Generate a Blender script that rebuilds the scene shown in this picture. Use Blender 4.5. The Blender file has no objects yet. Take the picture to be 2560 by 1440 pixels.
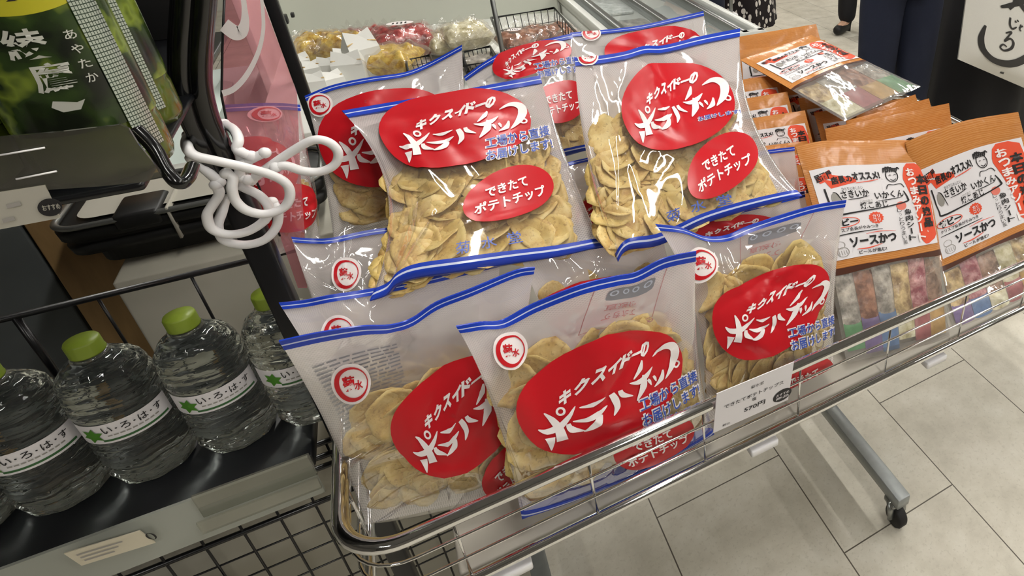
import bpy, math, random
import numpy as np
C = bpy.context.scene.collection
SC = bpy.context.scene
# ---------------------------------------------------------------- camera (a crop of a larger frame: shifted lens)
FPX, PX0, PY0, H = 1567.2, 1955.4, 404.0, 1.4
R = np.array([[0.8565602, -0.51541922, 0.02544895], [-0.22406946, -0.41589275, -0.88137739], [0.46486288, 0.74925046, -0.47172688]])
u_, s_, v_ = np.linalg.svd(R); R = u_ @ v_
cam_d = bpy.data.cameras.new('camera'); cam = bpy.data.objects.new('camera', cam_d); C.objects.link(cam)
from mathutils import Matrix
cam.matrix_world = Matrix(((R[0, 0], -R[1, 0], -R[2, 0], 0), (R[0, 1], -R[1, 1], -R[2, 1], 0), (R[0, 2], -R[1, 2], -R[2, 2], H), (0, 0, 0, 1)))
cam_d.sensor_width = 36; cam_d.lens = FPX / 2560 * 36
cam_d.shift_x = (1280 - PX0) / 2560; cam_d.shift_y = -(720 - PY0) / 2560
cam_d.clip_start = 0.02; cam_d.clip_end = 60
SC.camera = cam
SC.view_settings.view_transform = 'Standard'; SC.view_settings.look = 'None'; SC.view_settings.gamma = 1
SC.view_settings.use_curve_mapping = False; SC.view_settings.exposure = 0.25
SC.cycles.max_bounces = 10; SC.cycles.diffuse_bounces = 3; SC.cycles.glossy_bounces = 4
SC.cycles.transmission_bounces = 8; SC.cycles.transparent_max_bounces = 32
SC.cycles.caustics_reflective = False; SC.cycles.caustics_refractive = False
SC.cycles.sample_clamp_indirect = 4
wd = bpy.data.worlds.new('world'); SC.world = wd; wd.use_nodes = True
wd.node_tree.nodes['Background'].inputs[0].default_value = (0.9, 0.95, 1, 1); wd.node_tree.nodes['Background'].inputs[1].default_value = 0.05
LAMP = 58.0   # strength of the ceiling panels

def ray(x, y): return R.T @ np.array([(x - PX0) / FPX, (y - PY0) / FPX, 1.0])
def at_y(x, y, Y): d = ray(x, y); return d * Y / d[1] + [0, 0, H]
def at_z(x, y, z): d = ray(x, y); return d * (z - H) / d[2] + [0, 0, H]
def proj(P):
    c = (np.asarray(P) - [0, 0, H]) @ R.T
    return np.stack([FPX * c[..., 0] / c[..., 2] + PX0, FPX * c[..., 1] / c[..., 2] + PY0], -1)

# ---------------------------------------------------------------- materials
def s2l(c):
    return tuple((x / 12.92 if x <= .04045 else ((x + .055) / 1.055) ** 2.4) for x in c)
def rgb(r, g, b): return s2l((r / 255, g / 255, b / 255)) + (1,)
MATS = {}
class NT:
    def __init__(s, m): s.t = m.node_tree; s.n = s.t.nodes; s.l = s.t.links
    def new(s, typ, **kw):
        n = s.n.new(typ)
        for k, v in kw.items(): setattr(n, k, v)
        return n
    def set(s, sock, v):
        if hasattr(v, 'is_output'): s.l.new(v, sock)
        else: sock.default_value = v
    def math(s, op, a, b=None, c=None, clamp=False):
        n = s.new('ShaderNodeMath', operation=op, use_clamp=clamp); s.set(n.inputs[0], a)
        if b is not None: s.set(n.inputs[1], b)
        if c is not None: s.set(n.inputs[2], c)
        return n.outputs[0]
    def mix(s, f, a, b):
        n = s.new('ShaderNodeMix', data_type='RGBA'); s.set(n.inputs[0], f); s.set(n.inputs[6], a); s.set(n.inputs[7], b); return n.outputs[2]
    def noise(s, vec, scale, detail=4, rough=.5):
        n = s.new('ShaderNodeTexNoise'); n.inputs['Scale'].default_value = scale; n.inputs['Detail'].default_value = detail
        n.inputs['Roughness'].default_value = rough
        if vec is not None: s.l.new(vec, n.inputs['Vector'])
        return n.outputs[0]
    def ramp(s, f, stops):
        n = s.new('ShaderNodeValToRGB'); e = n.color_ramp.elements
        while len(e) < len(stops): e.new(.5)
        for i, (p, c) in enumerate(stops): e[i].position = p; e[i].color = c
        s.l.new(f, n.inputs[0]); return n.outputs[0]
    def obj(s): return s.new('ShaderNodeTexCoord').outputs['Object']
    def uv(s): return s.new('ShaderNodeTexCoord').outputs['UV']
    def scale(s, vec, v):
        n = s.new('ShaderNodeMapping'); n.inputs['Scale'].default_value = v; s.l.new(vec, n.inputs[0]); return n.outputs[0]
    def sep(s, vec):
        n = s.new('ShaderNodeSeparateXYZ'); s.l.new(vec, n.inputs[0]); return n.outputs
    def bump(s, h, strength, dist=.002):
        n = s.new('ShaderNodeBump'); n.inputs['Strength'].default_value = strength; n.inputs['Distance'].default_value = dist
        s.l.new(h, n.inputs['Height']); return n.outputs[0]
def base(name):
    m = bpy.data.materials.new(name); m.use_nodes = True; t = NT(m); MATS[name] = m
    return m, t, t.n['Principled BSDF'], t.n['Material Output']
def mat(name, col, rough=.5, metal=0, spec=.5, noise=0, nscale=30, coat=0, emit=0, trans=0, ior=1.45):
    m, t, p, o = base(name)
    p.inputs['Base Color'].default_value = col; p.inputs['Roughness'].default_value = rough; p.inputs['Metallic'].default_value = metal
    p.inputs['Specular IOR Level'].default_value = spec; p.inputs['Coat Weight'].default_value = coat; p.inputs['IOR'].default_value = ior
    p.inputs['Transmission Weight'].default_value = trans
    if emit: p.inputs['Emission Color'].default_value = col; p.inputs['Emission Strength'].default_value = emit
    if noise:
        f = t.noise(t.obj(), nscale)
        c = t.mix(f, tuple(x * (1 - noise) for x in col[:3]) + (1,), tuple(min(1, x * (1 + noise)) for x in col[:3]) + (1,))
        t.l.new(c, p.inputs['Base Color'])
    return m
def film(name, tint, haze, hazecol, pattern=None, rough=.05, blend=.25, bumpy=.25, bscale=14, gloss=.85):
    """thin printed plastic film: mostly see-through, shiny, a little milky"""
    m, t, p, o = base(name); t.n.remove(p)
    tr = t.new('ShaderNodeBsdfTransparent'); tr.inputs[0].default_value = tint
    df = t.new('ShaderNodeBsdfDiffuse'); df.inputs[0].default_value = hazecol
    tl = t.new('ShaderNodeBsdfTranslucent'); tl.inputs[0].default_value = hazecol
    dd = t.new('ShaderNodeMixShader'); dd.inputs[0].default_value = .4; t.l.new(df.outputs[0], dd.inputs[1]); t.l.new(tl.outputs[0], dd.inputs[2])
    gl = t.new('ShaderNodeBsdfGlossy'); gl.inputs['Roughness'].default_value = rough; gl.inputs[0].default_value = (1, 1, 1, 1)
    mx = t.new('ShaderNodeMixShader'); t.l.new(tr.outputs[0], mx.inputs[1]); t.l.new(dd.outputs[0], mx.inputs[2])
    if pattern == 'mesh':          # white dotted print, strongest down the side margins and along the top
        x, y, z = t.sep(t.uv())
        d = t.math('MULTIPLY', t.math('SINE', t.math('MULTIPLY', x, 420)), t.math('SINE', t.math('MULTIPLY', y, 470)))
        d = t.math('GREATER_THAN', d, -.15)
        e = t.math('ABSOLUTE', t.math('SUBTRACT', x, .5))
        side = t.math('MULTIPLY', t.math('SUBTRACT', e, .34), 12, clamp=True)
        top = t.math('MULTIPLY', t.math('SUBTRACT', .14, y), 12, clamp=True)
        bot = t.math('MULTIPLY', t.math('SUBTRACT', y, .93), 20, clamp=True)
        mk = t.math('MAXIMUM', t.math('MAXIMUM', side, top), bot)
        hz = t.math('ADD', t.math('MULTIPLY', t.math('MULTIPLY', d, mk), .30), haze)
        hz = t.math('ADD', hz, t.math('MULTIPLY', t.math('MULTIPLY', t.math('SUBTRACT', .42, y), 5, clamp=True), .32), clamp=True)
        t.l.new(hz, mx.inputs[0])
    else: mx.inputs[0].default_value = haze
    lw = t.new('ShaderNodeLayerWeight'); lw.inputs[0].default_value = blend
    nb = t.bump(t.noise(t.scale(t.obj(), (1, 1, 1)), bscale, 3, .55), bumpy, .012)
    t.l.new(nb, gl.inputs['Normal']); t.l.new(nb, lw.inputs['Normal'])
    mx2 = t.new('ShaderNodeMixShader'); t.l.new(t.math('MINIMUM', t.math('ADD', t.math('MULTIPLY', lw.outputs[0], gloss), .035), .32 if gloss < .9 else 1), mx2.inputs[0])
    t.l.new(mx.outputs[0], mx2.inputs[1]); t.l.new(gl.outputs[0], mx2.inputs[2]); t.l.new(mx2.outputs[0], o.inputs[0])
    return m
film('film_clear', (.98, .975, .965, 1), .06, (.92, .88, .88, 1), bumpy=.05)
film('film_back', (.95, .93, .94, 1), .50, (.95, .90, .90, 1), 'mesh', bumpy=.12)
film('film_snack', (.95, .94, .93, 1), .14, (.86, .84, .80, 1), bumpy=.22, bscale=13, gloss=.4)
film('film_silver', (.95, .95, .94, 1), .24, (.90, .89, .88, 1), bumpy=.22, bscale=13, gloss=.8)
film('film_bread', (.96, .95, .94, 1), .06, (.85, .83, .8, 1), bumpy=.4, bscale=40)
film('acrylic_clear', (.80, .80, .76, 1), .07, (.6, .6, .55, 1), bumpy=0, rough=.12)
film('acrylic_smoke', (.58, .57, .50, 1), .10, (.30, .29, .24, 1), bumpy=0, rough=.1)
film('acrylic_pink', (.93, .66, .70, 1), .20, (.80, .46, .50, 1), bumpy=0, rough=.08)
film('glass_pane', (.97, .98, .98, 1), .06, (.8, .85, .85, 1), bumpy=0, rough=.02)
mat('red_ink', rgb(190, 24, 34), .3, spec=.5)
mat('white_ink', rgb(236, 228, 226), .4)
mat('blue_ink', rgb(58, 84, 170), .4)
mat('back_red', rgb(204, 140, 142), .5); mat('back_gray', rgb(150, 150, 160), .5)
mat('zip_blue', rgb(30, 62, 176), .25, spec=.6); mat('zip_clear', rgb(205, 212, 232), .2)
mat('black_ink', rgb(28, 26, 28), .5); mat('orange_red', rgb(226, 82, 52), .45); mat('label_white', rgb(226, 222, 224), .4)
mat('pale_red', rgb(222, 120, 104), .5); mat('sketch_gray', rgb(150, 146, 140), .6)
mat('brown_edge', rgb(74, 38, 22), .4)
m = mat('chrome', (.88, .88, .88, 1), .06, 1)
mat('steel', rgb(150, 152, 150), .35, .9); mat('galvanized', rgb(158, 162, 162), .38, .6, noise=.12, nscale=60)
mat('black_steel', rgb(20, 20, 22), .28, spec=.6, noise=.2); mat('black_gloss', rgb(10, 10, 11), .16, spec=.7)
mat('black_plastic', rgb(24, 24, 24), .45, noise=.15, nscale=80); mat('rubber', rgb(30, 29, 28), .7)
mat('dark_gray_board', rgb(84, 88, 88), .6, noise=.1); mat('gray_board', rgb(168, 164, 150), .6, noise=.06, nscale=8)
mat('white_plastic', rgb(232, 230, 230), .38, spec=.5); mat('white_board', rgb(226, 226, 220), .5); mat('base_tan', rgb(172, 166, 154), .5)
mat('cap_green', rgb(122, 140, 44), .4); mat('leaf_green', rgb(70, 128, 34), .5); mat('dark_green', rgb(52, 96, 52), .5)
mat('shelf_deck', rgb(15, 16, 19), .3, noise=.25, nscale=40)
mat('rail_gray', rgb(150, 152, 142), .4); mat('tag_cream', rgb(202, 194, 172), .6); mat('tag_gray', rgb(168, 164, 152), .6)
mat('wall_paint', rgb(196, 196, 184), .7, noise=.03, nscale=3); mat('ceiling_paint', rgb(122, 122, 122), .8, noise=.02, nscale=2)
mat('panel_beige', rgb(190, 193, 181), .55, noise=.03, nscale=5)
mat('shop_dark', rgb(86, 82, 76), .8)
mat('lamp_panel', (1, .97, .91, 1), .5, emit=LAMP)
mat('mint_white', rgb(222, 234, 228), .45); mat('freezer_rim', rgb(205, 206, 200), .35)
mat('navy_cloth', rgb(26, 32, 52), .85, noise=.2, nscale=120); mat('black_cloth', rgb(24, 24, 28), .85, noise=.2, nscale=120)
mat('skin', rgb(214, 170, 142), .55); mat('hair_black', rgb(24, 20, 18), .5); mat('shoe_black', rgb(22, 21, 21), .5, noise=.2)
mat('top_gray', rgb(96, 98, 104), .85); mat('canvas', rgb(206, 204, 198), .8, noise=.04, nscale=200)
mat('tea', rgb(70, 82, 22), .12, noise=.5, nscale=25, spec=.6); mat('tea_label', rgb(34, 52, 24), .2, noise=.7, nscale=22, spec=.6)
for _n in ('tea_label',):
    m = MATS[_n]; t = NT(m); t.l.new(t.ramp(t.noise(t.obj(), 26, 3, .5), [(.40, rgb(14, 20, 12)), (.52, rgb(40, 58, 22)), (.60, rgb(112, 128, 44)), (.68, rgb(24, 40, 18))]), t.n['Principled BSDF'].inputs['Base Color'])
if 1: pass
mat('tea_yellow', rgb(170, 164, 40), .3, noise=.2, nscale=20); mat('ink_silver', rgb(176, 176, 166), .4)
def special():
    m, t, p, o = base('chip')                       # fried potato: mottled tan
    oi = t.new('ShaderNodeObjectInfo'); v = t.obj()
    f = t.noise(v, 38, 5, .6); g = t.noise(v, 260, 2)
    c = t.ramp(f, [(.30, rgb(160, 114, 58)), (.46, rgb(216, 180, 110)), (.62, rgb(236, 212, 148)), (.8, rgb(216, 194, 122))])
    c2 = t.mix(t.math('MULTIPLY', oi.outputs['Random'], .5), c, rgb(208, 182, 98))
    t.l.new(t.mix(t.math('MULTIPLY', t.math('GREATER_THAN', g, .62), .35), c2, rgb(140, 100, 48)), p.inputs['Base Color'])
    p.inputs['Roughness'].default_value = .5; t.l.new(t.bump(t.noise(v, 150, 3), .5, .002), p.inputs['Normal'])
    m, t, p, o = base('wood_print')                 # orange wood-grain print
    w = t.new('ShaderNodeTexWave', wave_type='BANDS', bands_direction='Y'); w.inputs['Scale'].default_value = 3.2; w.inputs['Distortion'].default_value = 5
    w.inputs['Detail'].default_value = 3; w.inputs['Detail Scale'].default_value = 1.4
    t.l.new(t.scale(t.uv(), (1.6, 12, 1)), w.inputs[0])
    n2 = t.noise(t.scale(t.uv(), (4, 60, 1)), 1.5, 4)
    c = t.mix(w.outputs[1], rgb(194, 126, 60), rgb(212, 152, 92)); c = t.mix(t.math('MULTIPLY', n2, .5), c, rgb(160, 90, 40))
    t.l.new(c, p.inputs['Base Color']); p.inputs['Roughness'].default_value = .22; p.inputs['Specular IOR Level'].default_value = .6
    t.l.new(t.bump(t.noise(t.obj(), 26, 3), .3, .008), p.inputs['Normal'])
    m, t, p, o = base('floor_tile')                 # stone-look vinyl, half-bond joints
    x, y, z = t.sep(t.obj())
    cx = t.math('DIVIDE', t.math('SUBTRACT', x, .238), .3245); ci = t.math('FLOOR', cx); tx = t.math('FRACT', cx)
    par = t.math('FLOORED_MODULO', ci, 2) if 'FLOORED_MODULO' in bpy.types.ShaderNodeMath.bl_rna.properties['operation'].enum_items.keys() else t.math('ABSOLUTE', t.math('MODULO', ci, 2))
    sy = t.math('DIVIDE', t.math('ADD', t.math('SUBTRACT', y, .882), t.math('MULTIPLY', par, .28)), .56); fy = t.math('SUBTRACT', sy, t.math('FLOOR', sy))
    jx = t.math('LESS_THAN', t.math('MINIMUM', tx, t.math('SUBTRACT', 1, tx)), .0045)
    jy = t.math('LESS_THAN', t.math('MINIMUM', fy, t.math('SUBTRACT', 1, fy)), .0026)
    j = t.math('MAXIMUM', jx, jy)
    a = t.noise(t.obj(), 9, 6, .65); b = t.noise(t.obj(), 120, 3, .6)
    c = t.ramp(a, [(.3, rgb(186, 180, 165)), (.5, rgb(203, 197, 182)), (.72, rgb(216, 211, 198))])
    c = t.mix(t.math('MULTIPLY', t.math('GREATER_THAN', b, .60), .25), c, rgb(168, 161, 146))
    t.l.new(t.mix(j, c, rgb(92, 86, 76)), p.inputs['Base Color']); p.inputs['Roughness'].default_value = .45; p.inputs['Specular IOR Level'].default_value = .3
    m, t, p, o = base('brown_wood')
    n = t.noise(t.scale(t.obj(), (18, 18, 3)), 3, 5)
    t.l.new(t.mix(n, rgb(124, 96, 60), rgb(186, 150, 100)), p.inputs['Base Color']); p.inputs['Roughness'].default_value = .6
    m, t, p, o = base('spotted_cloth')
    v = t.new('ShaderNodeTexVoronoi'); v.inputs['Scale'].default_value = 30; t.l.new(t.scale(t.obj(), (1.25, 1.25, .8)), v.inputs[0])
    t.l.new(t.mix(t.math('LESS_THAN', v.outputs[0], .38), rgb(26, 16, 20), rgb(226, 220, 214)), p.inputs['Base Color']); p.inputs['Roughness'].default_value = .9
    m, t, p, o = base('water_pet')                  # clear bottle full of water
    p.inputs['Base Color'].default_value = (.9, .97, .93, 1); p.inputs['Transmission Weight'].default_value = 1; p.inputs['IOR'].default_value = 1.36
    p.inputs['Roughness'].default_value = .03; t.l.new(t.bump(t.noise(t.scale(t.obj(), (1, 1, 3)), 30, 2), .7, .006), p.inputs['Normal'])
    df = t.new('ShaderNodeBsdfDiffuse'); df.inputs[0].default_value = (.75, .82, .77, 1); mx = t.new('ShaderNodeMixShader'); mx.inputs[0].default_value = .025; t.l.new(p.outputs[0], mx.inputs[1]); t.l.new(df.outputs[0], mx.inputs[2]); t.l.new(mx.outputs[0], o.inputs[0])
    m, t, p, o = base('net_foil')                   # netted texture, the tea bottle's side highlight painted in as silver
    x, y, z = t.sep(t.uv())
    g = t.math('MINIMUM', t.math('ABSOLUTE', t.math('SINE', t.math('MULTIPLY', x, 28))), t.math('ABSOLUTE', t.math('SINE', t.math('MULTIPLY', y, 150))))
    t.l.new(t.mix(t.math('GREATER_THAN', g, .35), rgb(58, 70, 60), rgb(170, 178, 168)), p.inputs['Base Color']); p.inputs['Roughness'].default_value = .25; p.inputs['Metallic'].default_value = .4
    for nm, a_, b_ in (('mix_red', (150, 40, 44), (196, 84, 80)), ('mix_yellow', (176, 132, 30), (222, 190, 90)), ('mix_cream', (204, 194, 150), (232, 226, 196)),
                       ('mix_brown', (120, 74, 54), (176, 124, 96)), ('mix_tan', (150, 118, 76), (214, 186, 132)), ('mix_gray', (138, 132, 124), (196, 188, 176)),
                       ('mix_dark', (112, 84, 70), (166, 132, 110)), ('mix_pink', (150, 60, 76), (206, 150, 150)), ('mix_white', (196, 200, 196), (234, 236, 232))):
        m, t, p, o = base(nm); v = t.new('ShaderNodeTexVoronoi'); v.inputs['Scale'].default_value = 42; t.l.new(t.obj(), v.inputs[0])
        f = t.math('ADD', t.math('MULTIPLY', t.noise(t.obj(), 55, 6, .65), .9), t.math('MULTIPLY', v.outputs[0], .2))
        t.l.new(t.ramp(f, [(.36, tuple(c * .62 for c in rgb(*a_)[:3]) + (1,)), (.46, rgb(*a_)), (.62, rgb(*b_)), (.74, tuple(min(1, c * 1.25 + .04) for c in rgb(*b_)[:3]) + (1,))]), p.inputs['Base Color']); p.inputs['Roughness'].default_value = .3
        t.l.new(t.bump(v.outputs[0], .5, .01), p.inputs['Normal'])
special()
for n_, c_ in (('pk_blue', (70, 120, 190)), ('pk_green', (70, 160, 80)), ('pk_orange', (222, 158, 50)), ('pk_purple', (104, 72, 150)), ('pk_red', (180, 60, 64))):
    mat(n_, rgb(*(int(x * .6 + 60) for x in c_)), .3, noise=.45, nscale=70)

# ---------------------------------------------------------------- mesh helpers
OFF = {}          # object name -> world origin used for its children
class MB:
    def __init__(s): s.v = []; s.f = []; s.m = []; s.uv = []; s.n = 0; s.mats = []
    def add(s, V, F, m, uv=None):
        V = np.asarray(V, float).reshape(-1, 3)
        if m not in s.mats: s.mats.append(m)
        k = s.mats.index(m); b = s.n
        s.v.append(V); s.n += len(V); s.uv.append(np.zeros((len(V), 2)) if uv is None else np.asarray(uv, float))
        for f in F: s.f.append([i + b for i in f]); s.m.append(k)
        return s
    def build(s, name, parent=None, origin=None, smooth=True):
        V = np.concatenate(s.v); U = np.concatenate(s.uv)
        o = np.asarray(origin if origin is not None else (OFF[parent.name] if parent else (0, 0, 0)), float)
        me = bpy.data.meshes.new(name); me.from_pydata((V - o).tolist(), [], s.f)
        for k in s.mats: me.materials.append(MATS[k])
        me.polygons.foreach_set('material_index', s.m); me.polygons.foreach_set('use_smooth', [smooth] * len(s.f))
        if np.any(U):
            ul = me.uv_layers.new(name='UVMap'); li = np.zeros(len(me.loops), int); me.loops.foreach_get('vertex_index', li)
            ul.data.foreach_set('uv', U[li].ravel())
        me.update(); ob = bpy.data.objects.new(name, me); C.objects.link(ob)
        if parent: ob.parent = parent; ob.location = o - OFF[parent.name]
        else: ob.location = o
        OFF[ob.name] = o
        return ob
def tag(o, label, cat, group=None, kind=None):
    o['label'] = label; o['category'] = cat
    if group: o['group'] = group
    if kind: o['kind'] = kind
    return o
def empty(name, loc, label, cat, group=None):
    o = bpy.data.objects.new(name, None); C.objects.link(o); o.location = loc; o.empty_display_size = .03; OFF[o.name] = np.asarray(loc, float)
    return tag(o, label, cat, group)
def struct(mb, name, **k): o = mb.build(name, **k); o['kind'] = 'structure'; return o
def box(a, b):
    (x0, y0, z0), (x1, y1, z1) = np.minimum(a, b), np.maximum(a, b)
    V = [(x0, y0, z0), (x1, y0, z0), (x1, y1, z0), (x0, y1, z0), (x0, y0, z1), (x1, y0, z1), (x1, y1, z1), (x0, y1, z1)]
    return np.array(V), [(3, 2, 1, 0), (4, 5, 6, 7), (0, 1, 5, 4), (1, 2, 6, 5), (2, 3, 7, 6), (3, 0, 4, 7)]
def rbox(a, b, r=.006, seg=3):
    """box with rounded vertical edges and softened top and bottom"""
    (x0, y0, z0), (x1, y1, z1) = np.minimum(a, b), np.maximum(a, b); r = min(r, (x1 - x0) / 2.01, (y1 - y0) / 2.01, (z1 - z0) / 2.01)
    def ring(ins, z):
        P = []; rr = max(r - ins, 1e-5)
        for cx, cy, a0 in ((x1 - r, y1 - r, 0), (x0 + r, y1 - r, 90), (x0 + r, y0 + r, 180), (x1 - r, y0 + r, 270)):
            for k in range(seg + 1): t = math.radians(a0 + 90 * k / seg); P.append((cx + rr * math.cos(t), cy + rr * math.sin(t), z))
        return P
    h = r * .5; L = [ring(h, z0), ring(0, z0 + h), ring(0, z1 - h), ring(h, z1)]; n = len(L[0]); V = sum(L, [])
    F = [tuple(range(n))[::-1], tuple(range(3 * n, 4 * n))]
    for k in range(3):
        for i in range(n): j = (i + 1) % n; F.append((k * n + i, k * n + j, (k + 1) * n + j, (k + 1) * n + i))
    return np.array(V), F
def spline(P, n=8, closed=False):
    P = [np.asarray(p, float) for p in P]; out = []; N = len(P)
    for i in range(N if closed else N - 1):
        if closed: a, b, c, d = P[i - 1], P[i], P[(i + 1) % N], P[(i + 2) % N]
        else: a, b, c, d = P[max(i - 1, 0)], P[i], P[i + 1], P[min(i + 2, N - 1)]
        for k in range(n):
            t = k / n; out.append(.5 * (2 * b + (c - a) * t + (2 * a - 5 * b + 4 * c - d) * t * t + (3 * b - a - 3 * c + d) * t ** 3))
    if not closed: out.append(P[-1])
    return np.array(out)
def tube(P, r, seg=8, closed=False, flat=1.0, cap=True):
    P = np.asarray(P, float); n = len(P); r = np.broadcast_to(r, (n,))
    T = np.roll(P, -1, 0) - np.roll(P, 1, 0)
    if not closed: T[0] = P[1] - P[0]; T[-1] = P[-1] - P[-2]
    T /= np.linalg.norm(T, axis=1)[:, None] + 1e-12
    up = np.array([0, 0, 1.]) if abs(T[0][2]) < .9 else np.array([1., 0, 0]); V = []
    N = np.cross(T[0], up); N /= np.linalg.norm(N)
    for i in range(n):
        N = N - T[i] * (N @ T[i]); N /= np.linalg.norm(N) + 1e-12; B = np.cross(T[i], N)
        for k in range(seg): a = 2 * math.pi * k / seg; V.append(P[i] + r[i] * (math.cos(a) * N + flat * math.sin(a) * B))
    F = []
    for i in range(n if closed else n - 1):
        j = (i + 1) % n
        for k in range(seg): l = (k + 1) % seg; F.append((i * seg + k, i * seg + l, j * seg + l, j * seg + k))
    if not closed and cap: F += [tuple(range(seg))[::-1], tuple(range((n - 1) * seg, n * seg))]
    return np.array(V), F
def rod(a, b, r, seg=8): return tube([a, b], r, seg)
def lathe(prof, seg=32, at=(0, 0, 0)):
    V = []; F = []; n = len(prof)
    for r, z in prof:
        for k in range(seg): a = 2 * math.pi * k / seg; V.append((at[0] + r * math.cos(a), at[1] + r * math.sin(a), at[2] + z))
    for i in range(n - 1):
        for k in range(seg): l = (k + 1) % seg; F.append((i * seg + k, i * seg + l, (i + 1) * seg + l, (i + 1) * seg + k))
    F += [tuple(range(seg))[::-1], tuple(range((n - 1) * seg, n * seg))]
    return np.array(V), F
def ball(c, r, seg=10):
    V, F = lathe([(max(r * math.sin(math.pi * i / 8), 1e-5), -r * math.cos(math.pi * i / 8)) for i in range(9)], seg, c); return V, F
def rrect(x0, x1, y0, y1, r, z, seg=6):
    P = []
    for cx, cy, a0 in ((x1 - r, y1 - r, 0), (x0 + r, y1 - r, 90), (x0 + r, y0 + r, 180), (x1 - r, y0 + r, 270)):
        for k in range(seg + 1): t = math.radians(a0 + 90 * k / seg); P.append((cx + r * math.cos(t), cy + r * math.sin(t), z))
    return np.array(P)
def prism(P, d):
    """closed outline P (3-D points) thickened along d"""
    P = np.asarray(P, float); n = len(P); V = np.concatenate([P, P + d])
    F = [tuple(range(n)), tuple(range(2 * n - 1, n - 1, -1))] + [(i, n + i, n + (i + 1) % n, (i + 1) % n) for i in range(n)]
    return V, F
# ---- flat lettering: 2-D faces, y up, later bent onto a surface
TXT = {}
def text2d(s, bold=.0):
    if (s, bold) not in TXT:
        cu = bpy.data.curves.new('tmp', 'FONT'); cu.body = s; cu.size = 1; cu.offset = bold; cu.resolution_u = 2
        ob = bpy.data.objects.new('tmp', cu); me = bpy.data.meshes.new_from_object(ob)
        V = np.array([v.co[:2] for v in me.vertices]).reshape(-1, 2); F = [tuple(p.vertices) for p in me.polygons]
        bpy.data.objects.remove(ob); bpy.data.curves.remove(cu); bpy.data.meshes.remove(me)
        TXT[(s, bold)] = (V, F)
    V, F = TXT[(s, bold)]; return V.copy(), F
def put(s, cx, cy, w, h, bold=.02, rot=0, shear=0):
    """text fitted into a w x h box around (cx, cy)"""
    V, F = text2d(s, bold); lo, hi = V.min(0), V.max(0); V = (V - (lo + hi) / 2) / (hi - lo) * [w, h]
    V[:, 0] += shear * V[:, 1]; c, sn = math.cos(rot), math.sin(rot)
    return V @ np.array([[c, sn], [-sn, c]]) + [cx, cy], F
def vput(s, cx, y0, y1, w, bold=.03):
    """vertical writing from y0 down to y1"""
    V = []; F = []; n = len(s); st = (y1 - y0) / n; b = 0
    for i, ch in enumerate(s):
        a, f = put('｜' if ch == 'ー' else ch, cx, y0 + st * (i + .5), w * (.2 if ch == 'ー' else .55 if ch in 'っ' else 1), abs(st) * (.86 if ch not in 'っ' else .5), bold)
        V.append(a); F += [tuple(k + b for k in g) for g in f]; b += len(a)
    return np.concatenate(V), F
def stroke(P, W, n=6):
    """brush stroke along P with widths W"""
    S = spline(P, n); k = np.linspace(0, 1, len(S)); w = np.interp(k, np.linspace(0, 1, len(W)), W) / 2
    T = np.gradient(S, axis=0); T /= np.linalg.norm(T, axis=1)[:, None] + 1e-9; Nn = np.stack([-T[:, 1], T[:, 0]], 1) * w[:, None]
    V = np.concatenate([S + Nn, S - Nn]); m = len(S)
    return V, [(i, m + i, m + i + 1, i + 1) for i in range(m - 1)]
def ring2d(cx, cy, r, w, n=20, ry=None, wf=None):
    a = np.linspace(0, 2 * math.pi, n, endpoint=False); ry = ry or r
    wv = np.full(n, w) if wf is None else np.array([wf(t) for t in a])
    O = np.stack([cx + r * np.cos(a), cy + ry * np.sin(a)], 1); I = np.stack([cx + (r - wv) * np.cos(a), cy + (ry - wv) * np.sin(a)], 1)
    return np.concatenate([O, I]), [(i, (i + 1) % n, n + (i + 1) % n, n + i) for i in range(n)]
def disc2d(cx, cy, rx, ry, n=28, rings=5, p=2.0, wob=0):
    V = [(cx, cy)]; F = []
    for k in range(1, rings + 1):
        for i in range(n):
            a = 2 * math.pi * i / n; c, s = math.cos(a), math.sin(a); q = (abs(c) ** p + abs(s) ** p) ** (-1 / p) * (1 + wob * math.cos(2 * a + .8)); t = k / rings
            V.append((cx + rx * q * c * t, cy + ry * q * s * t))
    for i in range(n): F.append((0, 1 + i, 1 + (i + 1) % n))
    for k in range(rings - 1):
        for i in range(n): j = (i + 1) % n; a = 1 + k * n; F.append((a + i, a + n + i, a + n + j, a + j))
    return np.array(V), F
def quad2d(x0, y0, x1, y1, nx=6, ny=6):
    X, Y = np.meshgrid(np.linspace(x0, x1, nx + 1), np.linspace(y0, y1, ny + 1)); V = np.stack([X.ravel(), Y.ravel()], 1)
    return V, [(j * (nx + 1) + i, j * (nx + 1) + i + 1, (j + 1) * (nx + 1) + i + 1, (j + 1) * (nx + 1) + i) for j in range(ny) for i in range(nx)]
def poly2d(P): return np.array(P, float), [tuple(range(len(P)))]
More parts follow.
